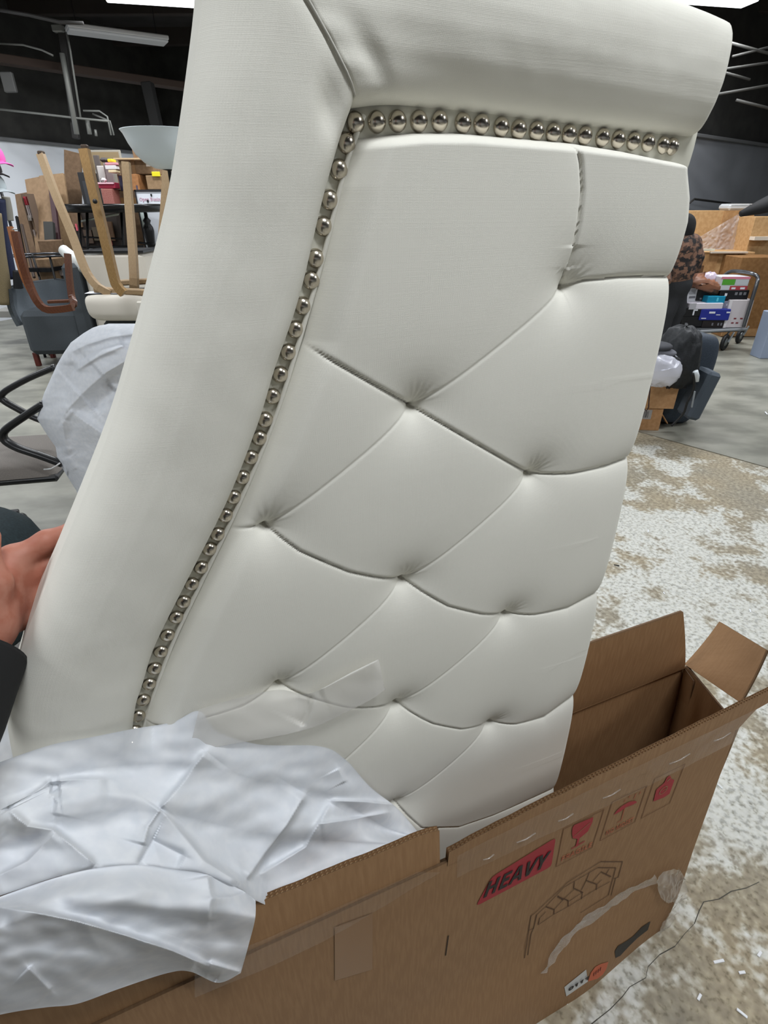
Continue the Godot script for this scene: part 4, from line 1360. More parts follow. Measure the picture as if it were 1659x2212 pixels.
# ================================================================ left: stacked chairs and clutter against the white wall
func office_chair() -> void:
	var o := thing("office_chair", "grey-seated office chair with black loop arms, its back wrapped in white foam", "chair")
	var black := mat("black plastic", hexc("1b1b1c"), 0.35)
	var seatm := patterned("seat grey", hexc("6e6863"), hexc("7c766f"), 0.08, 8.0, 0.85)
	var c := on_level(-150, 1000, 0.46) + Vector3(0.0, 0, -0.10)
	var a := 0.20
	var f := Transform3D(Basis(Vector3.UP, a), Vector3(c.x, 0, c.z))
	# seat cushion and shell
	var st := stt()
	var cushion := sheet(26, 26, func(u: float, v: float) -> Vector3:
		var x := lerpf(-0.27, 0.58, u)
		var z := lerpf(-0.25, 0.25, v)
		var e := 1.0 - pow(absf(u * 2 - 1), 6.0)
		var g := 1.0 - pow(absf(v * 2 - 1), 6.0)
		return f * Vector3(x * (0.97 + 0.03 * g), 0.40 + 0.075 * sqrt(maxf(e, 0)) * sqrt(maxf(g, 0)), z * (0.97 + 0.03 * e)))
	put("seat", cushion, seatm, o)
	st = stt(false)
	bx(st, f * Transform3D(Basis.IDENTITY, Vector3(0.155, 0.385, 0)), Vector3(0.85, 0.035, 0.50), 0.012)
	obj("seat_shell", st, black, o)
	for k in 2:
		var d := 2.72 if k == 0 else 2.40
		var px := [[118, 793], [60, 818], [12, 845], [3, 858], [12, 868], [40, 884], [70, 900], [100, 912]] if k == 0 else [[95, 872], [55, 898], [16, 925], [7, 938], [12, 952], [40, 968], [90, 985], [135, 1002]]
		var pts := []
		for q in px: pts.append(far(q[0], q[1], d))
		var sm := []
		for i in 41: sm.append(path_at(pts, i / 40.0))
		st = stt()
		tube(st, sm, 0.021 if k == 0 else 0.023, -1, 10, 0.75)
		obj("armrest", st, black, o)
	# back shell under the foam
	st = stt(false)
	bx(st, Transform3D(Basis(Vector3.FORWARD, 0.12), far(262, 890, 2.43)), Vector3(0.05, 0.46, 0.16), 0.02)
	obj("backrest", st, black, o)
	st = stt()
	tube(st, [f * Vector3(0, 0.38, 0), f * Vector3(0, 0.10, 0)], 0.03)
	obj("gas_lift", st, black, o)
	for k in 4:
		var ang := TAU * k / 4.0 + 1.2
		st = stt(false)
		bar(st, f * Vector3(0, 0.10, 0), f * Vector3(cos(ang) * 0.22, 0.065, sin(ang) * 0.22), 0.045, 0.025, 0.006)
		obj("base_arm", st, black, o)
		st = stt()
		lathe(st, [Vector2(0.0, -0.012), Vector2(0.026, -0.012), Vector2(0.028, 0.0), Vector2(0.026, 0.012), Vector2(0.0, 0.012)], 14, f * Transform3D(Basis(Vector3.RIGHT, PI / 2), Vector3(cos(ang) * 0.22, 0.028, sin(ang) * 0.22)))
		obj("caster", st, black, o)
	# foam over the chair back: a rumpled hood, closed all round
	var w := thing("foam_cover", "white foam sheet draped like a hood over the office chair back", "packing foam")
	var lefts := [[700, 235], [703, 215], [708, 200], [720, 180], [740, 153], [765, 136], [790, 122], [850, 95], [880, 86], [905, 80], [940, 102], [965, 120], [990, 124], [1010, 134], [1030, 146], [1060, 165], [1085, 172], [1110, 180]]
	var fl := [
		[0.050, 12.0, Vector2(290, 770), Vector2(230, 805), Vector2(190, 840), Vector2(150, 880), Vector2(134, 905), Vector2(140, 950), Vector2(150, 985)],
		[0.034, 9.0, Vector2(300, 720), Vector2(240, 728), Vector2(185, 745), Vector2(155, 760), Vector2(152, 790)],
		[-0.026, 10.0, Vector2(295, 735), Vector2(220, 750), Vector2(170, 780), Vector2(150, 815), Vector2(142, 860)],
		[0.030, 8.0, Vector2(270, 745), Vector2(215, 768), Vector2(165, 800)],
		[0.040, 10.0, Vector2(150, 885), Vector2(190, 915), Vector2(235, 945)],
		[-0.040, 26.0, Vector2(250, 840), Vector2(200, 885)],
		[0.010, 7.0, Vector2(125, 1000), Vector2(150, 990), Vector2(165, 1015)],
	]
	var hood := sheet(200, 200, func(u: float, v: float) -> Vector3:
		var y := lerpf(699.0, 1110.0, v)
		var x0 := table(lefts, y)
		var x1 := 400.0
		var ang := lerpf(0.0, TAU, u)
		var x := lerpf(x0, x1, 0.5 - 0.5 * cos(ang))
		var rise := pow(clampf((y - 698.0) / 60.0, 0.02, 1.0), 0.5)
		var front := 0.13 * sin(ang) * rise
		var d := 2.42 - front
		if front > 0:
			d -= folds(Vector2(x, y), fl) * sin(ang) + 0.006 * nz.get_noise_2d(x * 0.012, y * 0.02)
		return far(x, y, d))
	put("hood", hood, foam_mat(), w)
	st = stt()
	tube(st, [far(95, 1014, 2.36), far(110, 1013, 2.35), far(122, 1006, 2.33), far(130, 1000, 2.34)], 0.0035, -1, 6)
	obj("tie_string", st, mat("string white", hexc("dcdcdc"), 0.8), w)
	# the dark round pouf at the very edge
	var pf := thing("pouf", "dark teal rounded fabric pouf cut off by the left edge of the picture", "pouf", Vector3(-1.66, 0, -1.85))
	st = stt()
	lathe(st, [Vector2(0.0, 0.0), Vector2(0.20, 0.0), Vector2(0.255, 0.03), Vector2(0.285, 0.10), Vector2(0.295, 0.20), Vector2(0.285, 0.32), Vector2(0.255, 0.41), Vector2(0.20, 0.465), Vector2(0.12, 0.492), Vector2(0.0, 0.50)], 40)
	obj("cover", st, patterned("dark teal cloth", hexc("1c282b"), hexc("26353a"), 0.05, 6.0, 0.9), pf)
	st = stt()
	var seam := []
	for k in 25:
		seam.append(Vector3(cos(k * 0.13) * 0.262, 0.40, sin(k * 0.13) * 0.262))
	tube(st, seam, 0.005, -1, 6)
	obj("piping", st, mat("piping black", hexc("0c1214"), 0.9), pf)

func legged(o: Node3D, px: Array, d: Array, w: float, t: float, m: Material) -> void:
	# a bentwood or straight leg through picture points, each at its own distance
	var pts := []
	for k in px.size():
		pts.append(far(px[k][0], px[k][1], d[mini(k, d.size() - 1)]))
	var sm := []
	for i in 25: sm.append(path_at(pts, i / 24.0))
	var st := stt(false)
	tube(st, sm, w * 1.25, w * t * 1.25, 4, 0.75, Vector3.BACK, PI / 4)
	obj("leg", st, m, o)

func stacked_chairs() -> void:
	var oak := patterned("oak", hexc("937a5a"), hexc("a88f6c"), 0.03, 6.0, 0.55, 0.0, Vector3(5, 0.7, 5))
	var oak2 := patterned("oak golden", hexc("8a6a3e"), hexc("a07f50"), 0.03, 6.0, 0.5, 0.0, Vector3(5, 0.7, 5))
	var walnut := patterned("walnut", hexc("482412"), hexc("63371b"), 0.03, 6.0, 0.4, 0.0, Vector3(5, 0.7, 5))
	var bolt := mat("bolt black", hexc("121212"), 0.5)
	var beige := patterned("beige upholstery", hexc("cbc5b9"), hexc("d6d0c5"), 0.1, 9.0, 0.9)
	var grey := patterned("grey upholstery", hexc("3b4044"), hexc("50565b"), 0.08, 9.0, 0.95)
	var pale_grey := patterned("pale grey upholstery", hexc("6b737a"), hexc("828b92"), 0.08, 9.0, 0.95)
	# beige chair turned over, four oak legs in the air
	var o := thing("upturned_chair", "beige chair turned upside down, its four long oak legs pointing up", "chair")
	var st := stt(false)
	legged(o, [[88, 333], [120, 420], [155, 505], [178, 568], [193, 598], [215, 622], [240, 634]], [5.75, 5.6, 5.5, 5.4, 5.35, 5.3], 0.034, 1.0, oak)
	legged(o, [[182, 322], [204, 420], [228, 520], [243, 585], [252, 616], [268, 634]], [5.15, 5.12, 5.1, 5.1], 0.040, 1.0, oak2)
	legged(o, [[272, 350], [279, 440], [286, 530], [290, 600], [290, 622]], [5.75, 5.7, 5.6, 5.5], 0.036, 1.1, oak)
	legged(o, [[362, 342], [357, 430], [350, 520], [340, 600], [332, 630]], [5.45, 5.4, 5.35, 5.3], 0.034, 1.0, oak)
	st = stt(false)
	for q in [[89, 331, 5.75], [183, 318, 5.15], [363, 339, 5.45]]:
		bx(st, Transform3D(Basis.IDENTITY, far(q[0], q[1], q[2])), Vector3(0.05, 0.035, 0.05), 0.008)
	obj("foot_pad", st, mat("pad brown", hexc("3e2f22"), 0.8), o)
	st = stt()
	var bp := far(206, 435, 5.06)
	lathe(st, [Vector2(0.0, 0.0), Vector2(0.017, 0.0), Vector2(0.017, 0.012), Vector2(0.0, 0.014)], 12, Transform3D(Basis(Vector3.RIGHT, PI / 2), bp))
	obj("bolt_cap", st, bolt, o)
	st = stt(false)
	bar(st, far(205, 626, 5.35), far(330, 632, 5.25), 0.06, 0.05, 0.01)
	bar(st, far(240, 612, 5.65), far(345, 606, 5.6), 0.05, 0.05, 0.01)
	obj("cross_frame", st, oak, o)
	var sc := far(258, 664, 5.3)
	var seat := sheet(30, 20, func(u: float, v: float) -> Vector3:
		var ang := TAU * u
		var e := 0.36
		var cx := signf(cos(ang)) * pow(absf(cos(ang)), e) * 0.38
		var cz := signf(sin(ang)) * pow(absf(sin(ang)), e) * 0.30
		var t := v * PI - PI / 2
		var k := pow(maxf(cos(t), 0.0), 0.22)
		return sc + Vector3(0.05, 0, -0.2) + Vector3(cx * k * (1.0 - 0.16 * (1.0 - v)), signf(sin(t)) * pow(absf(sin(t)), 0.7) * 0.115, cz * k))
	put("seat", seat, beige, o)
	st = stt(false)
	slab(st, sc + Vector3(0.07, 0.108, -0.2), Vector3(0.62, 0.02, 0.44), 0.004)
	obj("dust_cover", st, mat("dust cover black", hexc("151517"), 0.9), o)
	st = stt(false)
	bx(st, Transform3D(Basis(Vector3.UP, 0.12), sc + Vector3(-0.20, 0.121, -0.05)), Vector3(0.16, 0.004, 0.13), 0.001)
	bx(st, Transform3D(Basis(Vector3.UP, -0.05), sc + Vector3(-0.02, 0.121, -0.01)), Vector3(0.22, 0.004, 0.06), 0.001)
	obj("care_label", st, mat("label paper", hexc("d9dce3"), 0.7), o)
	st = stt(false)
	slab(st, far(305, 672, 5.05), Vector3(0.05, 0.16, 0.03), 0.01)
	obj("corner_tab", st, beige, o)
	st = stt()
	for q in [[306, 662], [306, 675]]:
		lathe(st, [Vector2(0.0, 0.0), Vector2(0.011, 0.0), Vector2(0.008, 0.008), Vector2(0.0, 0.01)], 10, Transform3D(Basis(Vector3.RIGHT, PI / 2), far(q[0], q[1], 5.02)))
	obj("tab_nail", st, mat("nail brass dark", hexc("4a3320"), 0.35, 0.8), o)
	# the block it lies on
	var ot := thing("ottoman", "dark grey block ottoman under the upturned beige chair, mostly hidden", "ottoman")
	st = stt(false)
	var top := sc.y - 0.118
	slab(st, Vector3(sc.x + 0.12, top / 2, sc.z - 0.25), Vector3(0.62, top, 0.5), 0.03)
	obj("block", st, grey, ot)
	# the beige ottoman behind with a black tray and papers
	var b := thing("storage_bench", "beige upholstered bench behind the oak legs with a black rimmed lid", "bench")
	var p0 := far(268, 596, 6.5)
	st = stt(false)
	slab(st, Vector3(p0.x, 0.36 + p0.y * 0.5 - 0.36 + 0.12, p0.z), Vector3(0.66, p0.y + 0.24, 0.44), 0.04)
	obj("body", st, beige, b)
	st = stt(false)
	slab(st, Vector3(p0.x + 0.02, p0.y + 0.25, p0.z), Vector3(0.64, 0.03, 0.44), 0.006)
	obj("lid_rim", st, mat("rim black", hexc("17181a"), 0.4), b)
	st = stt(false)
	bx(st, Transform3D(Basis(Vector3.UP, 0.1), far(232, 546, 6.45)), Vector3(0.34, 0.02, 0.28), 0.002)
	tag(obj("paper_sheet", st, mat("paper", hexc("dfe4e8"), 0.7), self), "pale papers lying on the black lid behind the oak legs", "paper")
	var rb := thing("rolled_pad", "white rolled pad at the left end of the beige bench", "cushion")
	st = stt()
	tube(st, [far(137, 540, 6.5), far(155, 556, 6.42), far(182, 580, 6.35)], 0.055, 0.07, 12)
	obj("roll", st, mat("pad white", hexc("dde0dd"), 0.9), rb)
	var ac := thing("armchair", "dark grey armchair side between the walnut frame and the oak legs, under the white pad", "chair")
	var ap := far(168, 566, 6.45)
	st = stt(false)
	slab(st, Vector3(ap.x - 0.02, ap.y / 2.0 + 0.03, -6.5), Vector3(0.17, ap.y - 0.06, 0.5), 0.04)
	obj("arm", st, grey, ac)
	st = stt(false)
	for z in [-6.3, -6.7]:
		bar(st, Vector3(ap.x - 0.02, 0, z), Vector3(ap.x - 0.02, 0.08, z), 0.04, 0.04, 0.004)
	obj("feet", st, bolt, ac)
	# grey barrel chair, another chair's walnut legs upside down on it
	var g := thing("barrel_chair", "blue-grey upholstered tub chair at the left under the walnut legs", "chair")
	var gc := on_level(118, 792)
	var gx := Transform3D(Basis(Vector3.UP, 0.1), Vector3(gc.x, 0, gc.z - 0.3))
	st = stt(false)
	bx(st, gx * Transform3D(Basis.IDENTITY, Vector3(0.06, 0.36, 0.06)), Vector3(0.62, 0.46, 0.50), 0.05)
	obj("base", st, grey, g)
	var tub := sheet(36, 16, func(u: float, v: float) -> Vector3:
		var ang := lerpf(PI * 0.92, PI * 2.08, u)
		var r := 0.36 + (0.03 * sin(v * PI))
		return gx * Vector3(cos(ang) * r * 1.02, lerpf(0.42, 0.86 - 0.05 * absf(u * 2 - 1), v), 0.10 + sin(ang) * r), 0.07)
	put("back", tub, pale_grey, g)
	for q in [[-0.22, 0.24], [0.28, 0.24], [-0.22, -0.15], [0.28, -0.15]]:
		st = stt(false)
		bar(st, gx * Vector3(q[0], 0.0, q[1]), gx * Vector3(q[0], 0.15, q[1]), 0.05, 0.05, 0.006)
		obj("leg", st, mat("leg red brown", hexc("5b2218"), 0.5), g)
	var w := thing("walnut_frame", "curved walnut chair base turned upside down on the grey tub chair", "chair frame")
	legged(w, [[33, 500], [45, 555], [62, 610], [80, 650], [100, 668], [130, 668], [158, 664]], [5.75, 5.72, 5.7, 5.65, 5.65], 0.034, 1.0, walnut)
	legged(w, [[146, 548], [150, 600], [155, 640], [160, 655], [150, 664], [120, 668]], [6.0, 5.95, 5.9, 5.8, 5.75, 5.7], 0.030, 1.0, walnut)
	legged(w, [[22, 490], [34, 540], [52, 600], [75, 645]], [6.0, 5.95, 5.9, 5.9], 0.026, 1.0, mat("walnut light", hexc("8a5328"), 0.45))
	st = stt(false)
	bar(st, far(104, 652, 5.95), far(150, 650, 5.95), 0.05, 0.03, 0.006)
	obj("crosspiece", st, walnut, w)
	st = stt()
	lathe(st, [Vector2(0.0, 0.0), Vector2(0.024, 0.0), Vector2(0.022, 0.012), Vector2(0.0, 0.016)], 14, Transform3D(Basis.IDENTITY, far(33, 497, 5.75)))
	obj("glide", st, mat("glide steel", hexc("9b9b98"), 0.3, 0.9), w)

func crate(called: String, label: String, cat: String, x0: float, y0: float, x1: float, y1: float, d: float, depth: float, m: Material, turn := 0.0, bevel := 0.006, group := "") -> Node3D:
	# an upright box whose front covers a stretch of the picture; y1 < 0 means it stands on the floor
	var a := far(x0, y0, d)
	var b := far(x1, y0 if y1 < 0 else y1, d)
	var foot := 0.0 if y1 < 0 else b.y
	var w := b.x - a.x
	var o := thing(called, label, cat, Vector3((a.x + b.x) / 2.0, foot, -d - depth / 2.0), turn, group)
	var st := stt(false)
	slab(st, Vector3(0, (a.y - foot) / 2.0, 0), Vector3(w, a.y - foot, depth), bevel)
	obj("body", st, m, o)
	o.set_meta("size", Vector3(w, a.y - foot, depth))
	return o

func part_box(o: Node3D, called: String, u: float, v: float, w: float, h: float, m: Material, lift := 0.004) -> void:
	# a flat part on the front of a crate, placed by shares of its width and height
	var s: Vector3 = o.get_meta("size")
	var st := stt(false)
	slab(st, Vector3((u - 0.5) * s.x, v * s.y, s.z / 2.0 + lift / 2.0), Vector3(w * s.x, h * s.y, lift), 0.0)
	obj(called, st, m, o)

func plank(label: String, x0: float, y0: float, x1: float, y1: float, w: float, t: float, d0: float, d1: float, m: Material, group := "") -> void:
	var st := stt(false)
	var a := far(x0, y0, d0)
	var b := far(x1, y1, d1)
	bar(st, a, b, w, t, 0.004, Vector3.BACK)
	tag(obj("board", st, m, self), label, "board", group)

func left_clutter() -> void:
	var kraft := patterned("carton brown", hexc("7d6449"), hexc("8a7054"), 0.03, 2.0, 0.75)
	var kraft2 := patterned("carton tan", hexc("8a6f50"), hexc("977b5b"), 0.03, 2.0, 0.75)
	var dkraft := patterned("carton dark", hexc("66503a"), hexc("725a43"), 0.03, 2.0, 0.8)
	var tape := mat("tape gloss", hexc("8f6f48"), 0.25)
	var black := mat("iron black", hexc("161617"), 0.4, 0.4)
	var white := mat("board white", hexc("dfe3ea"), 0.5)
	# pub table on a turned iron pillar
	var o := thing("pub_table", "round black metal table seen edge-on behind the oak legs", "table")
	var tc := far(243, 443, 7.35)
	var st := stt()
	lathe(st, [Vector2(0.0, -0.075), Vector2(0.53, -0.075), Vector2(0.56, -0.06), Vector2(0.57, -0.01), Vector2(0.565, 0.004), Vector2(0.54, 0.010), Vector2(0.0, 0.008)], 48, Transform3D(Basis.IDENTITY, tc))
	obj("top", st, mat("table black", hexc("19191a"), 0.25, 0.3), o)
	for k in 4:
		var px: Array = [[[170, 450], [176, 560]], [[318, 450], [318, 475]], [[188, 452], [190, 560]], [[262, 450], [268, 560]]][k]
		if k == 1:
			continue
		st = stt()
		tube(st, [far(px[0][0], px[0][1], 7.35), far(px[1][0], px[1][1], 7.35), Vector3(far(px[1][0], px[1][1], 7.35).x, 0.0, -7.35)], 0.016)
		obj("leg", st, black, o)
	st = stt()
	var pil := far(316, 470, 7.3)
	var hh := pil.y
	lathe(st, [Vector2(0.18, 0.0), Vector2(0.16, 0.03), Vector2(0.04, 0.06), Vector2(0.03, hh - 0.62), Vector2(0.024, hh - 0.56), Vector2(0.055, hh - 0.51), Vector2(0.058, hh - 0.48), Vector2(0.03, hh - 0.43), Vector2(0.05, hh - 0.25), Vector2(0.062, hh - 0.14), Vector2(0.055, hh - 0.10), Vector2(0.032, hh - 0.06), Vector2(0.045, hh - 0.03), Vector2(0.02, hh), Vector2(0.018, hh + 0.13), Vector2(0.0, hh + 0.13)], 20, Transform3D(Basis.IDENTITY, Vector3(pil.x, 0, pil.z)))
	obj("turned_pillar", st, black, o)
	st = stt()
	tube(st, [far(176, 478, 7.4), far(255, 462, 7.2)], 0.014)
	obj("pale_brace", st, mat("brace pale", hexc("a9aca0"), 0.4, 0.3), o)
	st = stt()
	tube(st, [far(300, 524, 7.3), far(345, 530, 7.2)], 0.012)
	tube(st, [far(180, 512, 7.35), far(268, 516, 7.35)], 0.010)
	tube(st, [far(180, 534, 7.35), far(310, 532, 7.3)], 0.012)
	tube(st, [far(255, 535, 7.35), far(290, 552, 7.3)], 0.010)
	obj("foot_rail", st, black, o)
	# black wire stool ring
	var s := thing("wire_stool", "black wire stool with a chrome ring between the grey chair and the boards", "stool")
	var rc := far(88, 551, 6.95)
	st = stt()
	var ring := []
	for k in 33:
		ring.append(rc + Vector3(cos(TAU * k / 32.0) * 0.29, 0, sin(TAU * k / 32.0) * 0.26))
	tube(st, ring, 0.013, -1, 8)
	obj("seat_ring", st, mat("ring chrome", hexc("55565a"), 0.25, 0.9), s)
	for k in 4:
		var a := TAU * (k + 0.5) / 4.0
		st = stt()
		tube(st, [rc + Vector3(cos(a) * 0.27, 0, sin(a) * 0.24), Vector3(rc.x + cos(a) * 0.2, 0.0, rc.z + sin(a) * 0.2)], 0.012)
		obj("leg", st, black, s)
	# torchiere lamp
	var l := thing("floor_lamp", "white glass torchiere floor lamp at the headboard's left edge", "lamp")
	var lc := far(352, 284, 5.0)
	st = stt()
	lathe(st, [Vector2(0.03, -0.245), Vector2(0.10, -0.235), Vector2(0.17, -0.20), Vector2(0.22, -0.15), Vector2(0.26, -0.08), Vector2(0.285, -0.02), Vector2(0.300, 0.0), Vector2(0.303, 0.004), Vector2(0.296, 0.004), Vector2(0.278, -0.02), Vector2(0.25, -0.08), Vector2(0.21, -0.145), Vector2(0.16, -0.19), Vector2(0.03, -0.232)], 48, Transform3D(Basis.IDENTITY, lc))
	obj("bowl_shade", st, mat("lamp glass", hexc("e3edf2"), 0.3), l)
	st = stt()
	lathe(st, [Vector2(0.0, 0.0), Vector2(0.15, 0.0), Vector2(0.15, 0.02), Vector2(0.02, 0.05), Vector2(0.013, 0.08), Vector2(0.013, lc.y - 0.25), Vector2(0.05, lc.y - 0.243), Vector2(0.0, lc.y - 0.236)], 20, Transform3D(Basis.IDENTITY, Vector3(lc.x, 0, lc.z)))
	obj("pole", st, black, l)
	# whiteboard sign
	var wb := crate("whiteboard", "white dry-erase board with pink script leaning behind the black table", "sign", 291, 410, 372, -1, 7.97, 0.03, white)
	part_box(wb, "frame", 0.5, 0.995, 1.02, 0.012, mat("frame dark", hexc("26262a"), 0.4), 0.012)
	part_box(wb, "frame", 0.01, 0.5, 0.03, 1.0, mat("frame dark", hexc("26262a"), 0.4), 0.012)
	var ws: Vector3 = wb.get_meta("size")
	var tm := TextMesh.new()
	var sf := SystemFont.new()
	sf.font_names = PackedStringArray(["Droid Serif"])
	sf.font_italic = true
	tm.font = sf
	tm.text = "Open Business"
	tm.font_size = 16
	tm.pixel_size = 0.0030
	tm.depth = 0.002
	tm.horizontal_alignment = HORIZONTAL_ALIGNMENT_LEFT
	var tx := MeshInstance3D.new()
	tx.name = "lettering"
	tx.mesh = tm
	tx.material_override = mat("pink ink", hexc("c489a0"), 0.7)
	wb.add_child(tx, true)
	tx.position = Vector3(-ws.x * 0.42, ws.y - 0.105, ws.z / 2 + 0.003)
	part_box(wb, "magnet", 0.42, 0.967, 0.035, 0.016, black, 0.01)
	part_box(wb, "magnet", 0.30, 0.930, 0.040, 0.016, black, 0.01)
	part_box(wb, "notice", 0.13, 0.80, 0.2, 0.16, mat("notice pale", hexc("cfdcd8"), 0.7), 0.003)
	# cartons by the wall, from the floor up
	var c := crate("moving_box", "large brown carton at the bottom of the stack behind the black table", "box", 250, 412, 360, -1, 8.3, 0.24, dkraft)
	part_box(c, "packing_tape", 0.5, 0.93, 0.98, 0.05, tape)
	c = crate("moving_box", "brown carton with a small white label under the torchiere bowl, second highest", "box", 254, 345, 334, 376, 8.1, 0.4, kraft)
	part_box(c, "packing_tape", 0.42, 0.5, 0.10, 1.0, tape)
	part_box(c, "address_label", 0.86, 0.62, 0.12, 0.18, mat("label white", hexc("d7d3cc"), 0.7))
	part_box(c, "open_flap", 0.5, 1.02, 1.0, 0.10, mat("flap pale", hexc("cdb089"), 0.7), 0.12)
	c = crate("moving_box", "orange-brown carton with a blue print, right of the standing oak leg", "box", 280, 376, 303, 412, 8.0, 0.4, patterned("carton orange", hexc("99683c"), hexc("a87447"), 0.03, 2.0, 0.7))
	part_box(c, "printed_mark", 0.65, 0.2, 0.2, 0.25, mat("blue print", hexc("4a4558"), 0.7))
	c = crate("moving_box", "tan carton directly above the whiteboard's right half", "box", 314, 379, 357, 409, 8.0, 0.4, kraft2)
	part_box(c, "packing_tape", 0.95, 0.6, 0.03, 0.5, mat("tape shine", hexc("cbb998"), 0.2))
	c = crate("moving_box", "narrow brown carton standing behind, touching the lamp bowl's left rim", "box", 283, 313, 300, 345, 8.42, 0.1, kraft)
	c = crate("moving_box", "upright brown carton seen behind the leftmost part of the stack", "box", 252, 376, 280, 412, 8.3, 0.2, kraft)
	part_box(c, "dark_side", 0.30, 0.45, 0.34, 0.9, mat("navy panel", hexc("2d2a45"), 0.6))
	# yellow panel with a yellow tag
	var y := thing("panel", "pale yellow triangular panel leaning behind the white torchiere bowl", "panel")
	var yo := far(290, 290, 8.6)
	var yb := far(372, 415, 8.6)
	st = stt(false)
	prism(st, PackedVector2Array([Vector2(0, 0), Vector2(0.05, 0.02), Vector2(yb.x - yo.x + 0.1, yb.y - yo.y), Vector2(yb.x - yo.x + 0.1, -yo.y), Vector2(0.05, -yo.y)]), 0.02, Transform3D(Basis.IDENTITY, yo))
	obj("sheet", st, mat("pale yellow", hexc("f1dfae"), 0.6), y)
	st = stt(false)
	slab(st, far(337, 376, 7.98), Vector3(0.10, 0.05, 0.01), 0.003)
	obj("yellow_tag", st, mat("yellow", hexc("e8d820"), 0.6), y)
	# framed pictures, books and pink things between the oak legs
	c = crate("picture_frame", "large grey framed picture leaning on the wall behind the golden oak leg", "picture", 190, 324, 258, -1, 8.75, 0.04, mat("frame grey", hexc("9c968a"), 0.6))
	part_box(c, "canvas", 0.52, 0.945, 0.86, 0.09, mat("canvas tan", hexc("8d7a5a"), 0.7))
	c = crate("picture_frame", "small dark portrait frame right behind the golden oak leg", "picture", 200, 335, 212, -1, 8.6, 0.03, mat("frame umber", hexc("5d5450"), 0.6))
	part_box(c, "picture", 0.5, 0.5, 0.7, 0.8, mat("picture grey", hexc("77706c"), 0.6))
	c = crate("mirror", "white-rimmed panel standing left of the stacked pink boxes", "mirror", 208, 358, 222, -1, 8.5, 0.03, mat("rim white", hexc("c9c4c0"), 0.5))
	part_box(c, "pane", 0.55, 0.48, 0.72, 0.9, mat("pane brown", hexc("6f6761"), 0.4))
	c = crate("picture_frame", "grey-brown frame standing upright against the white stack of books", "picture", 222, 352, 238, -1, 8.52, 0.04, mat("frame mauve", hexc("8a7d7c"), 0.6))
	part_box(c, "picture", 0.6, 0.45, 0.5, 0.8, mat("picture plum", hexc("5a2838"), 0.6))
	crate("book", "thick white book, upper one between the oak legs", "book", 226, 357, 252, 366, 8.2, 0.25, mat("book white", hexc("e2dedd"), 0.6))
	crate("book", "cream book lying just under the thick white one", "book", 233, 367, 252, 373, 8.2, 0.25, mat("book cream", hexc("dccaa4"), 0.6))
	crate("book", "pink-striped book on top of the white books", "book", 226, 351, 252, 357, 8.2, 0.25, mat("book pink", hexc("cf8f98"), 0.6))
	crate("yellow_packet", "small bright yellow packet on the books between the oak legs", "packet", 231, 343, 243, 350, 8.25, 0.12, mat("packet yellow", hexc("d6c52a"), 0.5))
	crate("helmet_bag", "dark grey lump of cloth beside the yellow packet", "bag", 213, 340, 231, 350, 8.3, 0.2, mat("cloth charcoal", hexc("4a4543"), 0.9), 0.0, 0.03)
	c = crate("gift_box", "glossy pink and crimson box between the two middle oak legs", "box", 211, 394, 249, 407, 8.15, 0.35, mat("box crimson", hexc("b03550"), 0.3))
	part_box(c, "pale_edge", 0.5, 0.86, 1.0, 0.26, mat("box pink edge", hexc("eec0cb"), 0.3), 0.03)
	c = crate("gift_box", "dull red patterned box under the glossy pink one", "box", 217, 408, 250, 449, 8.1, 0.35, patterned("box dull red", hexc("8d4a44"), hexc("a87468"), 0.06, 6.0, 0.6))
	crate("plastic_bag", "white crumpled plastic bag left of the plum picture frame", "bag", 214, 384, 226, 393, 8.1, 0.12, mat("bag white", hexc("d9cfd2"), 0.4), 0.2, 0.03)
	c = crate("cabinet", "dark cabinet standing between the planks and the golden oak leg", "cabinet", 166, 372, 190, -1, 8.5, 0.4, mat("cabinet black", hexc("222223"), 0.6))
	part_box(c, "door", 0.6, 0.85, 0.6, 0.2, mat("cabinet grey", hexc("34363a"), 0.5))
	# dark shelf filled with boxes below the table top
	c = crate("shelf_unit", "dark shelf unit behind the table legs with small boxes", "shelf", 150, 452, 248, -1, 7.98, 0.5, mat("shelf dark", hexc("2a221d"), 0.8))
	part_box(c, "carton_front", 0.12, 0.93, 0.2, 0.12, dkraft, 0.03)
	part_box(c, "carton_front", 0.30, 0.80, 0.18, 0.10, mat("front umber", hexc("4a3a2e"), 0.7), 0.03)
	part_box(c, "carton_front", 0.55, 0.82, 0.26, 0.10, mat("front olive", hexc("4d4334"), 0.7), 0.03)
	part_box(c, "carton_front", 0.80, 0.84, 0.16, 0.14, mat("front brown", hexc("5f452f"), 0.7), 0.03)
	part_box(c, "pink_tag", 0.10, 0.87, 0.03, 0.05, mat("tag pink", hexc("d45f6d"), 0.5), 0.05)
	part_box(c, "pink_tag", 0.77, 0.76, 0.03, 0.05, mat("tag pink", hexc("d45f6d"), 0.5), 0.05)
	part_box(c, "grey_tray", 0.35, 0.66, 0.26, 0.10, mat("tray grey", hexc("8a8b90"), 0.4), 0.06)
	# boards and flat cartons leaning on the wall
	plank("tall narrow brown plank leaning between two oak legs", 158, 328, 160, 640, 0.22, 0.05, 9.0, 8.85, dkraft)
	plank("wide tan panel leaning left of the first oak leg", 82, 384, 122, 640, 0.34, 0.04, 8.45, 7.75, kraft)
	plank("brown panel leaning behind the first oak leg", 112, 378, 150, 640, 0.34, 0.04, 8.75, 8.15, kraft2)
	plank("short brown panel at the left end of the leaning boards", 50, 419, 84, 640, 0.20, 0.05, 8.5, 7.9, dkraft)
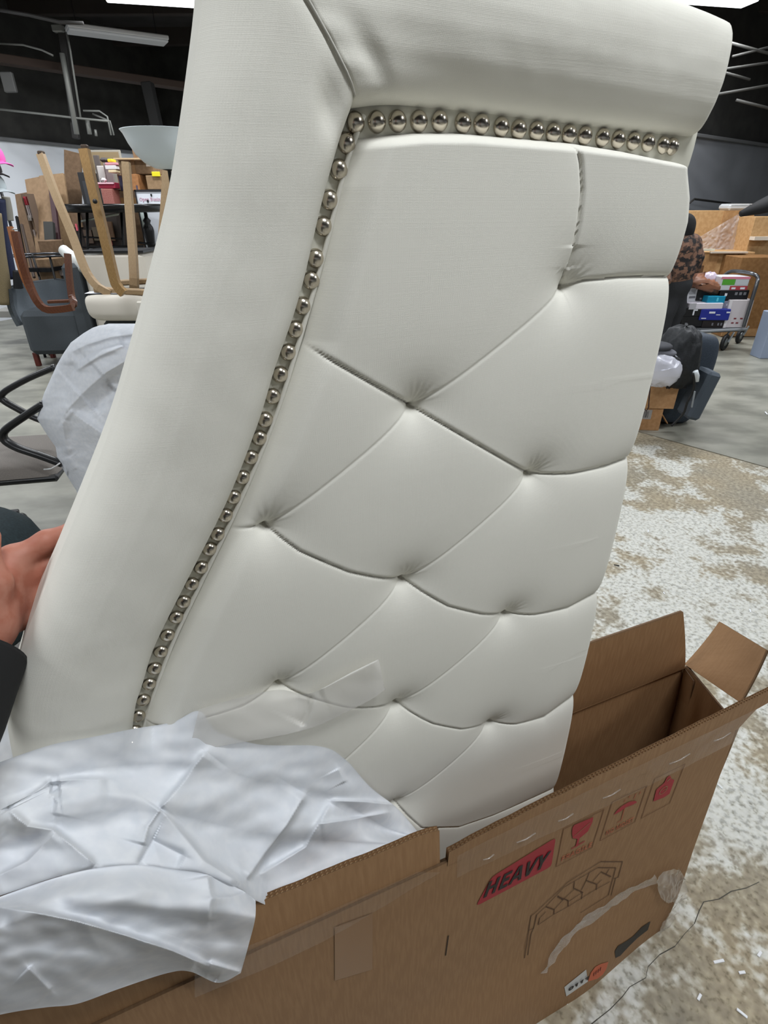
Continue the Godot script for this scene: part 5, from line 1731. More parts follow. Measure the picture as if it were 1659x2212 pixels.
	plank("plum dark strip leaning between the brown panels", 112, 410, 140, 640, 0.06, 0.05, 8.3, 7.8, mat("strip plum", hexc("3a1d22"), 0.6))
	plank("dark charcoal post leaning low among the boards", 106, 480, 118, 640, 0.12, 0.06, 8.0, 7.7, mat("post charcoal", hexc("2f2f2c"), 0.7))
	plank("first thin dark rod leaning behind the walnut frame", 36, 468, 62, 600, 0.03, 0.03, 8.0, 7.4, black)
	plank("second thin dark rod leaning behind the walnut frame", 47, 485, 74, 600, 0.03, 0.03, 7.9, 7.4, mat("rod brown", hexc("3b2f28"), 0.5))
	c = crate("wrapped_roll", "plastic-wrapped bundle with a red label among the leaning boards", "roll", 62, 425, 78, 530, 8.1, 0.1, mat("wrap brown", hexc("6a5b50"), 0.2), 0.0, 0.03)
	part_box(c, "red_label", 0.6, 0.92, 0.4, 0.12, mat("label red", hexc("c02a48"), 0.5))
	part_box(c, "glossy_patch", 0.5, 0.70, 0.5, 0.20, mat("gloss white", hexc("d8cfce"), 0.2))
	part_box(c, "paper_label", 0.75, 0.57, 0.4, 0.06, mat("label white", hexc("d7d3cc"), 0.7))
	part_box(c, "glossy_patch", 0.8, 0.15, 0.5, 0.30, mat("gloss white", hexc("d8cfce"), 0.2))
	c = crate("moving_box", "small brown carton low among the leaning boards", "box", 80, 520, 110, -1, 7.6, 0.3, dkraft)
	crate("moving_box", "small brown carton beneath the walnut frame's ring, behind the wire stool", "box", 76, 560, 108, -1, 7.2, 0.3, kraft)
	# black tray and paper on the tub chair's neighbour
	var tr := crate("side_table", "low dark table with a glossy black tray left of the beige bench", "table", 85, 585, 140, -1, 7.35, 0.4, mat("table dark", hexc("4a4642"), 0.6))
	part_box(tr, "tray", 0.55, 1.04, 0.86, 0.05, mat("tray black", hexc("1a1b1d"), 0.2), 0.3)
	part_box(tr, "top_cloth", 0.5, 0.97, 1.0, 0.06, mat("cloth grey pink", hexc("b3a8a4"), 0.8), 0.02)
	# clothes rack at the far left
	var rk := thing("clothes_rack", "black clothes rack at the far left edge carrying caps", "rack")
	st = stt()
	for q in [[-22, 330, 6.9], [36, 560, 6.7]]:
		var t := far(q[0], q[1], q[2])
		tube(st, [t, Vector3(t.x, 0, t.z)], 0.016)
	obj("upright", st, black, rk)
	st = stt()
	tube(st, [far(-22, 570, 6.9), far(36, 640, 6.7)], 0.014)
	tube(st, [far(-22, 655, 6.9), far(42, 648, 6.7)], 0.014)
	obj("rail", st, black, rk)
	var cap := func(label: String, x: float, y: float, d: float, m: Material, w: float) -> void:
		var cp := thing("cap", label, "cap", far(x, y, d), -0.5, "")
		var t := stt()
		lathe(t, [Vector2(w, 0.0), Vector2(w * 1.02, 0.03), Vector2(w * 0.94, 0.08), Vector2(w * 0.7, 0.12), Vector2(w * 0.35, 0.14), Vector2(0, 0.145)], 24)
		obj("crown", t, m, cp)
		t = stt()
		var brim := sheet(14, 6, func(u: float, v: float) -> Vector3:
			var a := lerpf(-1.0, 1.0, u)
			var r := lerpf(w * 0.9, w * 1.9, v)
			return Vector3(cos(a) * r, -0.02 - 0.03 * v + 0.02 * cos(a * 1.5), sin(a) * r * 0.8), 0.006)
		put("brim", brim, m, cp)
	cap.call("bright pink cap at the top left edge of the picture", -8, 348, 6.6, mat("cap pink", hexc("e65fae"), 0.7), 0.085)
	cap.call("black-rimmed cap just under the pink one", -14, 372, 6.65, mat("cap black", hexc("2a2628"), 0.8), 0.08)
	cap.call("pale grey cap, lowest on the rack above the coats", -8, 408, 6.6, mat("cap grey", hexc("a9b2b5"), 0.8), 0.095)
	var coat := func(label: String, pts: Array, d: float, r: float, m: Material) -> void:
		var t := stt()
		var l2 := []
		for q in pts: l2.append(far(q[0], q[1], d))
		var sm := []
		for i in 16: sm.append(path_at(l2, i / 15.0))
		tube(t, sm, r, r * 1.3, 14, 0.6)
		tag(obj("coat", t, m, self), label, "coat")
	coat.call("dark navy coat hanging at the left edge", [[2, 430], [8, 500], [18, 560], [26, 602]], 6.5, 0.055, patterned("navy cloth", hexc("1a2038"), hexc("252c48"), 0.06, 6.0, 0.9))
	coat.call("tan coat hanging outermost at the left edge", [[-12, 460], [-4, 540], [4, 600], [10, 655]], 6.35, 0.085, patterned("tan cloth", hexc("75684c"), hexc("85775a"), 0.06, 6.0, 0.9))
	coat.call("grey ribbed scarf hanging beside the navy coat", [[12, 425], [16, 450], [18, 475]], 6.7, 0.055, patterned("grey rib", hexc("78756c"), hexc("8d8a80"), 0.1, 10.0, 0.95, 0.0, Vector3(1, 5, 1)))
	coat.call("black bag hanging low beside the navy coat", [[36, 585], [38, 605], [40, 622]], 6.4, 0.05, mat("bag black", hexc("121214"), 0.8))
	crate("flat_package", "flat grey package with a red edge on the floor at far left", "package", -20, 672, 38, 686, 7.4, 0.3, mat("package grey", hexc("8c8a85"), 0.7))

# ================================================================ right: cart, cartons, a person and bags
func right_side() -> void:
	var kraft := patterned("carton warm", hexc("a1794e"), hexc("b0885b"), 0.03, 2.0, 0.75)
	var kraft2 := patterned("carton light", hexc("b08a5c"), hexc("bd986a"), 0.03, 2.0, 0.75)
	var dkraft := patterned("carton deep", hexc("80592f"), hexc("8d663b"), 0.03, 2.0, 0.8)
	var tape := mat("tape gloss", hexc("8f6f48"), 0.25)
	var film := mat("stretch film", Color(0.78, 0.74, 0.72, 0.35), 0.28)
	film.transparency = BaseMaterial3D.TRANSPARENCY_ALPHA
	# pallet-sized cartons at the back
	var c := crate("large_carton", "huge brown carton at the back with a sheet of plastic film across it", "box", 1440, 455, 1632, -1, 8.85, 0.45, kraft2)
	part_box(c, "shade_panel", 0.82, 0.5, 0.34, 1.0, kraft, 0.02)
	var st := stt()
	var fm := sheet(30, 30, func(u: float, v: float) -> Vector3:
		var a := Vector2(1504, 516).lerp(Vector2(1612, 452), u)
		var b := Vector2(1508, 545).lerp(Vector2(1626, 560), u)
		var p := a.lerp(b, v)
		return far(p.x, p.y, 8.80 - 0.05 * absf(nz.get_noise_2d(p.x * 0.05, p.y * 0.05)) - 0.1 * v), 0.0)
	tag(put("plastic_film", fm, film, self), "clear stretch film sheet hanging from the white bin over the huge carton", "plastic film")
	c = crate("large_carton", "open brown carton with torn white tape on top, behind the cart handle", "box", 1506, 545, 1632, -1, 8.2, 0.6, kraft2)
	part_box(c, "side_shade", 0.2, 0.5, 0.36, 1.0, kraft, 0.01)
	part_box(c, "torn_tape", 0.52, 1.0, 0.62, 0.02, mat("tape white", hexc("d9cdbd"), 0.35), 0.06)
	part_box(c, "paper_scrap", 0.16, 1.03, 0.22, 0.025, mat("paper cream", hexc("e3dcc6"), 0.6), 0.03)
	part_box(c, "tape_seam", 0.72, 0.75, 0.02, 0.45, mat("seam dark", hexc("3a2614"), 0.6), 0.006)
	part_box(c, "inked_marks", 0.12, 0.78, 0.10, 0.12, mat("ink sepia", hexc("5c3d22"), 0.7), 0.013)
	c = crate("large_carton", "tall carton at the right edge standing right behind the cart", "box", 1604, 556, 1700, -1, 7.75, 0.5, dkraft)
	part_box(c, "bottom_fold", 0.5, 0.06, 1.0, 0.10, kraft, 0.02)
	c = crate("large_carton", "light carton at the right edge on top of the tall one's neighbours, with crumpled film", "box", 1632, 468, 1720, -1, 8.4, 0.5, kraft2)
	part_box(c, "crumpled_film", 0.25, 0.82, 0.5, 0.03, mat("film white", hexc("d6cdbf"), 0.25), 0.12)
	var bin := crate("plastic_bin", "translucent white plastic bin on top of the huge carton", "bin", 1577, 440, 1621, 455, 8.9, 0.3, mat("bin white", hexc("cfd2d4"), 0.3), 0.0, 0.03)
	part_box(bin, "rim", 0.5, 0.93, 1.04, 0.12, mat("bin rim", hexc("e3e5e6"), 0.3), 0.02)
	st = stt()
	var bgp := []
	for q in [[1600, 462], [1640, 448], [1690, 430], [1740, 425]]: bgp.append(far(q[0], q[1], 7.4))
	tube(st, bgp, 0.04, 0.20, 16, 0.8)
	tag(obj("black_bag", st, mat("bag black", hexc("121214"), 0.8), self), "black padded bag bulging in at the right edge beside the white bin", "bag")
	crate("blue_grey_box", "pale blue-grey box at the extreme right edge on the floor", "box", 1672, 676, 1740, -1, 6.5, 0.2, mat("box blue grey", hexc("8f9bb0"), 0.6))
	# wall conduit above the cartons
	st = stt()
	tube(st, [far(1490, 438, 9.6), far(1500, 430, 9.8), far(1578, 440, 10.4)], 0.015)
	tag(obj("conduit", st, mat("pipe dark", hexc("2c2a28"), 0.6), self), "dark conduit along the grey right wall above the huge carton", "pipe")
	cart(kraft)
	shopper()
	near_bags()

func cart(kraft: Material) -> void:
	var d := 7.15
	var o := thing("platform_cart", "grey platform cart with a bent tube handle, loaded with boxes", "cart")
	var pl := on_level(1425, 697, 0.26)
	var pc := on_level(1512, 712, 0.26)
	var pr := on_level(1612, 707, 0.26)
	var back := pl + pr - pc
	var st := stt(false)
	var deckpoly := [pl, pc, pr, back]
	var mid: Vector3 = (pl + pr) / 2.0 - Vector3(0, 0.02, 0)
	var low := []
	for p in deckpoly: low.append(p - Vector3(0, 0.045, 0))
	quad(st, deckpoly[0], deckpoly[1], deckpoly[2], deckpoly[3], mid)
	quad(st, low[0], low[1], low[2], low[3], mid)
	for i in 4:
		var j := (i + 1) % 4
		quad(st, deckpoly[i], deckpoly[j], low[j], low[i], mid)
	obj("deck", st, mat("deck grey", hexc("5d6062"), 0.4, 0.4), o)
	st = stt(false)
	bar(st, pl - Vector3(0, 0.02, 0), pc - Vector3(0, 0.02, 0), 0.05, 0.03, 0.008)
	bar(st, pc - Vector3(0, 0.02, 0), pr - Vector3(0, 0.02, 0), 0.05, 0.03, 0.008)
	obj("bumper", st, mat("bumper grey", hexc("8a8d90"), 0.5), o)
	st = stt()
	var hp := []
	for q in [[1606, 706, 6.95], [1620, 660, 6.95], [1634, 615, 6.97], [1637, 600, 7.0], [1628, 592, 7.05], [1605, 587, 7.2], [1580, 586, 7.35], [1568, 592, 7.42], [1560, 600, 7.45], [1545, 604, 7.47], [1530, 640, 7.45], [1520, 690, 7.45]]: hp.append(far(q[0], q[1], q[2]))
	var sm := []
	for i in 50: sm.append(path_at(hp, i / 49.0))
	tube(st, sm, 0.021, -1, 10)
	obj("handle", st, mat("handle chrome", hexc("6b6d70"), 0.25, 0.8), o)
	var k := 0
	for q in [[1508, 738, 6.85], [1567, 735, 6.95], [1455, 722, 7.3], [1600, 720, 7.35]]:
		var cpos := far(q[0], q[1], q[2])
		cpos.y = 0.0
		var cs := MeshInstance3D.new()
		st = stt()
		var wx := Transform3D(Basis(Vector3.UP, 0.7) * Basis(Vector3.RIGHT, PI / 2), cpos + Vector3(0, 0.095, 0))
		lathe(st, [Vector2(0.0, -0.014), Vector2(0.055, -0.014), Vector2(0.058, -0.02), Vector2(0.085, -0.02), Vector2(0.095, -0.010), Vector2(0.095, 0.010), Vector2(0.085, 0.02), Vector2(0.058, 0.02), Vector2(0.055, 0.014), Vector2(0.0, 0.014)], 24, wx)
		var wheel := obj("caster", st, mat("tyre black", hexc("151517"), 0.6), o)
		st = stt()
		lathe(st, [Vector2(0.0, -0.022), Vector2(0.052, -0.017), Vector2(0.052, 0.017), Vector2(0.0, 0.022)], 18, wx)
		put("hub", done(st), mat("hub steel", hexc("8c9090"), 0.3, 0.7), wheel)
		st = stt(false)
		bar(st, cpos + Vector3(0.02, 0.10, 0.03), cpos + Vector3(0.06, 0.22, 0.03), 0.03, 0.012, 0.003)
		bar(st, cpos + Vector3(-0.02, 0.10, -0.03), cpos + Vector3(0.04, 0.22, -0.03), 0.03, 0.012, 0.003)
		put("fork", done(st), mat("fork steel", hexc("9a9e9e"), 0.3, 0.7), wheel)
		cs.free()
		k += 1
	# its load, box by box
	var white := mat("pack white", hexc("c9cace"), 0.5)
	var blackm := mat("pack black", hexc("131316"), 0.35)
	var navy := mat("pack blue", hexc("1f2a86"), 0.35)
	var pr2 := mat("print white", hexc("d5d7de"), 0.5)
	var b := crate("product_box", "black flat box, lowest on the cart's front left", "box", 1471, 682, 1519, 707, 6.98, 0.35, blackm, 0.1)
	part_box(b, "printed_mark", 0.2, 0.3, 0.1, 0.2, mat("print grey", hexc("6e6f74"), 0.5))
	b = crate("product_box", "black box with a white script logo, left of the blue one", "box", 1471, 664, 1520, 684, 6.97, 0.32, blackm, 0.1)
	part_box(b, "printed_mark", 0.56, 0.70, 0.18, 0.14, pr2)
	part_box(b, "printed_mark", 0.50, 0.38, 0.06, 0.44, pr2)
	part_box(b, "printed_mark", 0.87, 0.45, 0.04, 0.5, pr2)
	b = crate("product_box", "dark box under the blue one, showing small white marks", "box", 1520, 691, 1562, 708, 6.98, 0.3, mat("pack brown black", hexc("1f1818"), 0.4))
	for u in [0.45, 0.72, 0.86]:
		part_box(b, "printed_mark", u, 0.45, 0.07, 0.32, mat("print grey", hexc("6e6f74"), 0.5))
	b = crate("product_box", "royal blue box with white lettering in the middle of the cart", "box", 1518, 668, 1574, 692, 6.96, 0.3, navy, -0.05)
	part_box(b, "printed_mark", 0.38, 0.70, 0.20, 0.16, pr2)
	part_box(b, "printed_mark", 0.60, 0.50, 0.14, 0.06, pr2)
	part_box(b, "printed_mark", 0.92, 0.72, 0.12, 0.12, pr2)
	part_box(b, "printed_mark", 0.14, 0.18, 0.16, 0.08, pr2)
	b = crate("product_box", "long white box lying across the black and blue ones", "box", 1489, 655, 1560, 668, 6.97, 0.25, mat("pack lilac white", hexc("cfcad2"), 0.5), 0.03)
	part_box(b, "grey_end", 0.1, 0.5, 0.2, 1.0, mat("pack grey end", hexc("a9a8ad"), 0.5))
	b = crate("product_box", "white box with grey pictures at the cart's upper left", "box", 1474, 622, 1510, 664, 7.1, 0.25, white, 0.12)
	part_box(b, "printed_mark", 0.45, 0.80, 0.3, 0.22, mat("print pale grey", hexc("97989d"), 0.5))
	part_box(b, "printed_mark", 0.50, 0.53, 0.3, 0.10, mat("print mid grey", hexc("6d6e74"), 0.5))
	b = crate("product_box", "grey leaning box at the far left of the load beside the person", "box", 1450, 644, 1476, 702, 7.15, 0.2, mat("pack grey", hexc("8f9194"), 0.5), 0.12)
	part_box(b, "printed_mark", 0.6, 0.80, 0.3, 0.14, mat("print coral", hexc("a86a5c"), 0.5))
	part_box(b, "printed_mark", 0.5, 0.38, 0.7, 0.05, mat("print mid grey", hexc("6d6e74"), 0.5))
	b = crate("product_box", "small black box lying low at the cart's left corner", "box", 1443, 682, 1470, 700, 7.05, 0.15, blackm)
	part_box(b, "printed_mark", 0.78, 0.3, 0.3, 0.5, pr2)
	part_box(b, "printed_mark", 0.12, 0.8, 0.16, 0.3, pr2)
	b = crate("product_box", "black box between the white box and the copper bag", "box", 1508, 625, 1536, 650, 7.1, 0.25, mat("pack charcoal", hexc("1d1d1f"), 0.4))
	for u in [0.3, 0.55, 0.8]:
		part_box(b, "printed_mark", u, 0.2, 0.12, 0.14, mat("print grey", hexc("6e6f74"), 0.5))
	b = crate("product_box", "turquoise box on the long white one", "box", 1529, 640, 1564, 656, 7.0, 0.22, mat("pack turquoise", hexc("0f86a8"), 0.35), 0.05)
	part_box(b, "printed_mark", 0.55, 0.55, 0.1, 0.5, mat("print aqua", hexc("54c4de"), 0.4))
	b = crate("product_box", "lilac-grey box between the blue box and the tall white one", "box", 1562, 650, 1582, 708, 7.03, 0.25, mat("pack lilac grey", hexc("8d8b9c"), 0.5))
	part_box(b, "printed_mark", 0.6, 0.86, 0.7, 0.08, pr2)
	b = crate("product_box", "tall white box with red print at the cart's right end", "box", 1578, 648, 1612, 708, 6.99, 0.22, mat("pack pink white", hexc("c6bfc1"), 0.5), -0.03)
	part_box(b, "left_edge", 0.06, 0.5, 0.12, 1.0, mat("pack edge pale", hexc("d9d5d6"), 0.5))
	for q in [[0.42, 0.34], [0.68, 0.34], [0.36, 0.18], [0.55, 0.18]]:
		part_box(b, "printed_mark", q[0], q[1], 0.10, 0.05, mat("print maroon", hexc("7b3a3e"), 0.5))
	b = crate("product_box", "black box with a grey picture, under the pink and green box", "box", 1558, 627, 1614, 648, 7.02, 0.25, blackm)
	part_box(b, "printed_mark", 0.20, 0.55, 0.08, 0.28, pr2)
	for u in [0.55, 0.7, 0.85]:
		part_box(b, "printed_mark", u, 0.65, 0.09, 0.28, mat("print grey", hexc("6e6f74"), 0.5))
	b = crate("product_box", "white box with pink, green and red panels, highest on the cart", "box", 1561, 598, 1613, 628, 7.04, 0.25, white, -0.03)
	part_box(b, "pink_top", 0.5, 0.92, 1.0, 0.16, mat("panel pink", hexc("d07f92"), 0.5))
	part_box(b, "green_panel", 0.28, 0.62, 0.44, 0.40, mat("panel green", hexc("4f9a2e"), 0.5))
	part_box(b, "grey_panel", 0.74, 0.60, 0.46, 0.40, mat("panel grey", hexc("b5babd"), 0.5))
	part_box(b, "red_panel", 0.68, 0.18, 0.62, 0.34, mat("panel red", hexc("a63a40"), 0.5))
	part_box(b, "white_print", 0.50, 0.18, 0.14, 0.14, pr2, 0.007)
	part_box(b, "white_print", 0.82, 0.18, 0.16, 0.14, pr2, 0.007)
	# copper bag and a plastic bag on top
	var bag := sheet(24, 16, func(u: float, v: float) -> Vector3:
		var a := TAU * u
		var t := v * PI - PI / 2
		var p := far(1518, 614, 7.15)
		return p + Vector3(cos(a) * 0.26 * pow(maxf(cos(t), 0), 0.5), sin(t) * 0.07 + 0.05 * nz.get_noise_2d(u * 16.0, v * 9.0) - 0.05 * cos(a), sin(a) * 0.14 * pow(maxf(cos(t), 0), 0.5)))
	tag(put("copper_bag", bag, mat("copper cloth", hexc("875a42"), 0.45), self), "crumpled copper-brown bag lying over the boxes on the cart", "bag")
	var bag2 := sheet(20, 14, func(u: float, v: float) -> Vector3:
		var a := TAU * u
		var t := v * PI - PI / 2
		var p := far(1531, 606, 7.25)
		return p + Vector3(cos(a) * 0.09 * pow(maxf(cos(t), 0), 0.6), sin(t) * 0.09 + 0.03 * nz.get_noise_2d(u * 14.0, v * 8.0), sin(a) * 0.08 * pow(maxf(cos(t), 0), 0.6)))
	tag(put("plastic_bag", bag2, mat("bag lilac", hexc("cdbfcf"), 0.25), self), "pale lilac plastic bag sticking up behind the copper bag", "bag")

func shopper() -> void:
	var o := thing("person", "person in a black hood and camouflage jacket seen from behind, beside the cart", "person")
	var d := 7.0
	var q := func(x: float, y: float, dd := 0.0) -> Vector3: return far(x, y, d + dd)
	var head: Vector3 = q.call(1476, 492)
	var neck: Vector3 = q.call(1474, 512)
	var chest: Vector3 = q.call(1468, 538)
	var waist: Vector3 = q.call(1462, 582)
	var hip: Vector3 = q.call(1458, 612)
	var kl: Vector3 = q.call(1440, 672, -0.05)
	var kr: Vector3 = q.call(1464, 672, 0.05)
	var fl := kl; fl.y = 0.09
	var fr := kr; fr.y = 0.09; fr.x -= 0.06
	var sl: Vector3 = q.call(1444, 524)
	var sr: Vector3 = q.call(1496, 526)
	var el: Vector3 = q.call(1432, 572, -0.1)
	var er: Vector3 = q.call(1504, 556, -0.04)
	var hl: Vector3 = q.call(1440, 606, -0.25)
	var hr: Vector3 = q.call(1499, 592, 0.02)
	var flesh := [[head, head + Vector3(0, -0.05, 0), 0.088, 0.08], [head, neck, 0.07, 0.06], [neck, chest, 0.07, 0.13], [chest, waist, 0.15, 0.14], [waist, hip, 0.14, 0.15],
		[sl, el, 0.05, 0.042], [el, hl, 0.042, 0.03], [sr, er, 0.05, 0.042], [er, hr, 0.042, 0.03], [sl, sr, 0.06, 0.06],
		[hip, kl, 0.09, 0.065], [kl, fl, 0.06, 0.045], [hip, kr, 0.09, 0.065], [kr, fr, 0.06, 0.045],
		[hl, hl + Vector3(0.0, -0.08, 0.02), 0.026, 0.016], [hr, hr + Vector3(-0.02, -0.09, 0.0), 0.026, 0.016]]
	put("figure", body(flesh, 0.018, 60.0), mat("skin person", hexc("b5806a"), 0.6), o)
	var jacket := [[neck + Vector3(0, 0.01, 0), chest, 0.085, 0.165], [sl, sr, 0.085, 0.085], [chest, waist, 0.185, 0.185], [sl, el, 0.08, 0.07], [el, hl, 0.07, 0.055], [sr, er, 0.085, 0.075], [er, hr + Vector3(0, 0.06, 0), 0.075, 0.06], [waist, waist + Vector3(0, -0.06, 0), 0.185, 0.18]]
	var camo := mat("camouflage", Color.WHITE, 0.85)
	camo.albedo_texture = noise_tex(0.012, [hexc("161416"), hexc("161416"), hexc("2a2320"), hexc("2a2320"), hexc("7a5a48"), hexc("7a5a48")], [0.0, 0.44, 0.45, 0.56, 0.57, 1.0], 3, 256, FastNoiseLite.TYPE_SIMPLEX_SMOOTH, 77)
	camo.uv1_triplanar = true
	camo.uv1_scale = Vector3.ONE * 3.6
	put("jacket", body(jacket, 0.018, 60.0), camo, o)
	var trousers := [[waist + Vector3(0, -0.05, 0), hip, 0.165, 0.185], [hip, kl, 0.13, 0.095], [kl, fl, 0.09, 0.08], [hip, kr, 0.13, 0.095], [kr, fr, 0.09, 0.08]]
	put("trousers", body(trousers, 0.018, 60.0), patterned("charcoal cloth", hexc("222326"), hexc("2f3033"), 0.08, 6.0, 0.95), o)
	var hood := [[head + Vector3(0, 0.03, 0), head + Vector3(0, -0.03, 0), 0.118, 0.115], [head + Vector3(0, -0.02, 0.02), neck + Vector3(0, 0.0, 0.02), 0.105, 0.09]]
	put("hood", body(hood, 0.014, 70.0), patterned("hood black", hexc("0d0d0f"), hexc("18181a"), 0.1, 8.0, 0.95, 0.6), o)
	for p in [fl, fr]:
		var shoe := [[Vector3(p.x, 0.05, p.z + 0.05), Vector3(p.x + 0.02, 0.04, p.z - 0.17), 0.045, 0.036]]
		put("shoe", body(shoe, 0.012, 120.0), mat("shoe black", hexc("101012"), 0.5), o)

func near_bags() -> void:
	var kraft := patterned("carton near", hexc("b28558"), hexc("bf9266"), 0.03, 3.0, 0.72)
	# small open carton
	var g := on_level(1424, 928)
	var g2 := on_level(1340, 952)
	var w := 0.42
	var h := 0.40
	var f := Transform3D(Basis(Vector3.UP, -0.10), Vector3(g.x - w / 2 + 0.0, 0, g.z - 0.17))
	var o := thing("small_carton", "small open brown carton with a barcode sticker, tucked behind the headboard's edge", "box")
	o.transform = f
	var st := stt(false)
	for s in [[Vector3(0, h / 2, 0.17), Vector3(w, h, 0.008)], [Vector3(0, h / 2, -0.17), Vector3(w, h, 0.008)], [Vector3(-w / 2, h / 2, 0), Vector3(0.008, h, 0.34)], [Vector3(w / 2, h / 2, 0), Vector3(0.008, h, 0.34)], [Vector3(0, 0.006, 0), Vector3(w, 0.008, 0.34)]]:
		slab(st, s[0], s[1], 0.002)
	obj("body", st, kraft, o)
	st = stt(false)
	bx(st, Transform3D(Basis(Vector3.RIGHT, 0.05), Vector3(0.035, h - 0.10, 0.195)), Vector3(w + 0.06, 0.23, 0.008), 0.002)
	obj("front_flap", st, patterned("carton flap", hexc("c09265"), hexc("cb9f73"), 0.03, 3.0, 0.72), o)
	st = stt(false)
	bx(st, Transform3D(Basis(Vector3.BACK, -0.9), Vector3(w / 2 + 0.05, h - 0.32, 0.02)), Vector3(0.10, 0.008, 0.2), 0.002)
	obj("side_flap", st, kraft, o)
	st = stt(false)
	slab(st, Vector3(0.08, 0.13, 0.1755), Vector3(0.10, 0.075, 0.002))
	var sticker := obj("barcode_sticker", st, mat("sticker grey", hexc("a9a5a2"), 0.6), o)
	st = stt(false)
	for k in 9:
		slab(st, Vector3(0.04 + k * 0.008, 0.13, 0.1768), Vector3(0.003 if k % 3 else 0.005, 0.05, 0.001))
	put("bars", done(st), mat("barcode ink", hexc("2a2a2c"), 0.6), sticker)
	st = stt()
	tube(st, [far(1405, 832, 3.78), far(1402, 860, 3.76), far(1401, 880, 3.76), far(1396, 888, 3.76), far(1390, 880, 3.78)], 0.004, -1, 6)
	tag(obj("cord", st, mat("cord maroon", hexc("2c1216"), 0.7), self), "thin dark red cord looped over the small carton's flap", "cord")
	# white plastic bag bulging out of it
	var wb := far(1408, 790, 3.86)
	var bag := sheet(30, 22, func(u: float, v: float) -> Vector3:
		var a := TAU * u
		var t := v * PI - PI / 2
		var k := pow(maxf(cos(t), 0), 0.55)
		return wb + Vector3(cos(a) * 0.20 * k, sin(t) * 0.11 + 0.03 * nz.get_noise_2d(u * 8.0, v * 6.0) - 0.03 * cos(a), sin(a) * 0.17 * k))
	tag(put("white_bag", bag, mat("bag poly white", hexc("d7d8e4"), 0.25), self), "glossy white plastic bag bulging from the small open carton", "bag")
	# folded dark cloths on the bag
	var cl := ["upper folded charcoal cloth on the white plastic bag", "middle folded grey cloth on the white plastic bag", "lowest folded black cloth on the white plastic bag"]
	for k in 3:
		var p := far(1406 + k * 4, 747 + k * 9, 3.86)
		var m := sheet(24, 12, func(u: float, v: float) -> Vector3:
			var a := TAU * u
			var t := v * PI - PI / 2
			var e := pow(maxf(cos(t), 0), 0.3)
			return p + Vector3(cos(a) * (0.14 + 0.02 * k) * e, sin(t) * 0.022 - 0.15 * (cos(a) * e) * 0.12 * k, sin(a) * 0.12 * e))
		tag(put("folded_cloth", m, mat(["cloth slate", "cloth ash", "cloth ink"][k], [hexc("3c3d42"), hexc("6f7078"), hexc("1c1c20")][k], 0.9), self), cl[k], "cloth")
	# navy suitcase with a black cloth bag thrown over it
	var sg := on_level(1462, 926)
	var sx := Transform3D(Basis(Vector3.UP, 0.25) * Basis(Vector3.BACK, -0.13), Vector3(sg.x - 0.02, 0.0, sg.z - 0.2))
	var sc := thing("suitcase", "dark navy soft suitcase standing beside the small carton under a black bag", "suitcase")
	var shell := sheet(40, 24, func(u: float, v: float) -> Vector3:
		var a := TAU * u
		var t := v * PI - PI / 2
		var k := pow(maxf(cos(t), 0), 0.28)
		var x := signf(cos(a)) * pow(absf(cos(a)), 0.5) * 0.20 * k
		var z := signf(sin(a)) * pow(absf(sin(a)), 0.6) * 0.17 * k
		return sx * Vector3(x, 0.36 + 0.35 * signf(sin(t)) * pow(absf(sin(t)), 0.8), z))
	var navy := patterned("navy nylon", hexc("2a3441"), hexc("364250"), 0.06, 5.0, 0.7)
	put("shell", shell, navy, sc)
	st = stt()
	var zp := []
	for q in [[1497, 806], [1500, 830], [1495, 850], [1485, 868], [1478, 890], [1466, 905], [1450, 920]]: zp.append(far(q[0], q[1], 3.86))
	var zs := []
	for i in 20: zs.append(path_at(zp, i / 19.0))
	tube(st, zs, 0.008, -1, 6)
	obj("zip", st, mat("zip black", hexc("0c0d0f"), 0.6), sc)
	st = stt(false)
	bar(st, far(1501, 845, 3.84), far(1494, 880, 3.84), 0.014, 0.008, 0.002)
	obj("zip_pull", st, mat("pull grey", hexc("8c9398"), 0.4), sc)
	st = stt(false)
	bx(st, Transform3D(Basis(Vector3.BACK, -0.22), far(1508, 850, 4.05)), Vector3(0.10, 0.36, 0.2), 0.02)
	obj("side_pocket", st, mat("pocket slate", hexc("4b5560"), 0.7), sc)
	st = stt(false)
	bx(st, Transform3D(Basis(Vector3.BACK, -0.2), Vector3(sg.x + 0.19, 0.22, sg.z - 0.42)), Vector3(0.16, 0.42, 0.3), 0.03)
	tag(obj("black_case", st, mat("case black", hexc("17181b"), 0.7), self), "black flat case standing right behind the navy suitcase", "case")
	st = stt()
	tube(st, [far(1502, 802, 3.9), far(1506, 812, 3.9), far(1505, 824, 3.9)], 0.018, 0.014, 10)
	tag(obj("white_bottle", st, mat("bottle white", hexc("dfe6ea"), 0.4), self), "small white rounded cap showing between the black bag and the suitcase", "bottle")
	var cb := far(1466, 772, 4.12)
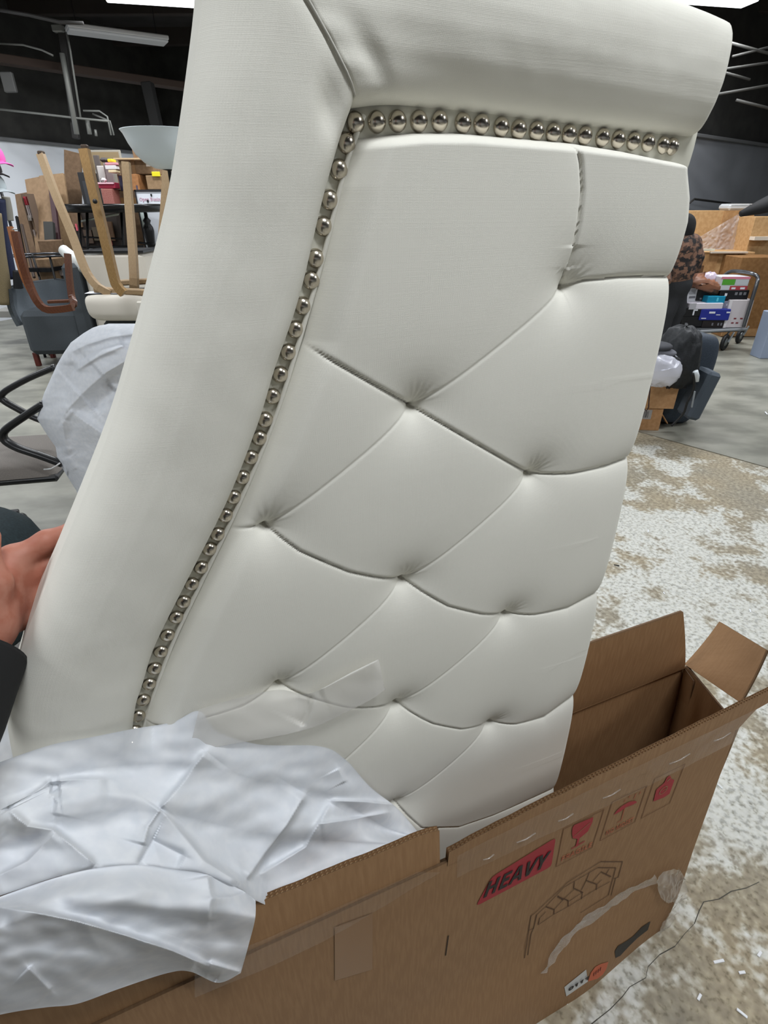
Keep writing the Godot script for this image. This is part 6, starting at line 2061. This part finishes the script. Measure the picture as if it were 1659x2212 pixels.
	var cloth := sheet(40, 30, func(u: float, v: float) -> Vector3:
		var a := TAU * u
		var t := v * PI - PI / 2
		var k := pow(maxf(cos(t), 0), 0.5)
		var y := sin(t) * 0.215
		var lean := 0.06 * (v - 0.5)
		return cb + Vector3((cos(a) * 0.140 - lean) * k, y + 0.03 * nz.get_noise_2d(u * 9.0, v * 5.0), sin(a) * 0.17 * k) + Vector3(cos(a), 0, sin(a)) * 0.02 * nz.get_noise_2d(u * 16.0, v * 3.0))
	tag(put("black_bag", cloth, patterned("black nylon", hexc("191b1e"), hexc("24272b"), 0.05, 5.0, 0.65), self), "slumped black cloth bag lying over the navy suitcase", "bag")

func debris() -> void:
	var chip := mat("chip white", hexc("e9ebee"), 0.35)
	var dark := mat("chip dark", hexc("2a2622"), 0.8)
	var spots := [[1640, 2062, "short white plastic sliver on the floor near the right edge"], [1602, 2102, "white sliver on the floor lower right, end pointing at the edge"], [1552, 2078, "tiny white fleck between the carton and the slivers"], [1510, 2155, "bright white chip, lowest on the floor at right"], [1216, 2166, "white fleck right under the carton's bottom edge"], [1602, 2190, "whitish stick standing up near the bottom right corner"], [1555, 1700, "white speck on the worn paint above the carton flap"], [1620, 1320, "white speck on the tan floor right of the carton's side flap"], [1400, 1148, "white paint curl on the floor right of the headboard"], [1500, 1106, "white crumb on the bare floor patch at right"], [1655, 893, "white paper crumb on the smooth floor at the right edge"], [1434, 1282, "white flake on the floor just above the carton's back flap"]]
	for k in spots.size():
		var s: Array = spots[k]
		var p := on_level(s[0], s[1], 0.004)
		var r := p.distance_to(EYE) * (0.006 if k < 6 else 0.0035)
		var st := stt(false)
		var a := rng.randf() * PI
		bx(st, Transform3D(Basis(Vector3.UP, a) * Basis(Vector3.BACK, 0.25), p + Vector3(0, 0.003, 0)), Vector3(r * rng.randf_range(1.2, 2.2), 0.003, r * 0.55), 0.0008)
		tag(obj("floor_chip", st, chip, self), s[2], "debris", "white chips on the floor")
	var st2 := stt(false)
	var q := on_level(1326, 1220, 0.004)
	bar(st2, q, on_level(1338, 1222, 0.008), 0.006, 0.004, 0.001)
	tag(obj("floor_chip", st2, dark, self), "dark splinter on the pale floor close to the headboard's right edge", "debris")
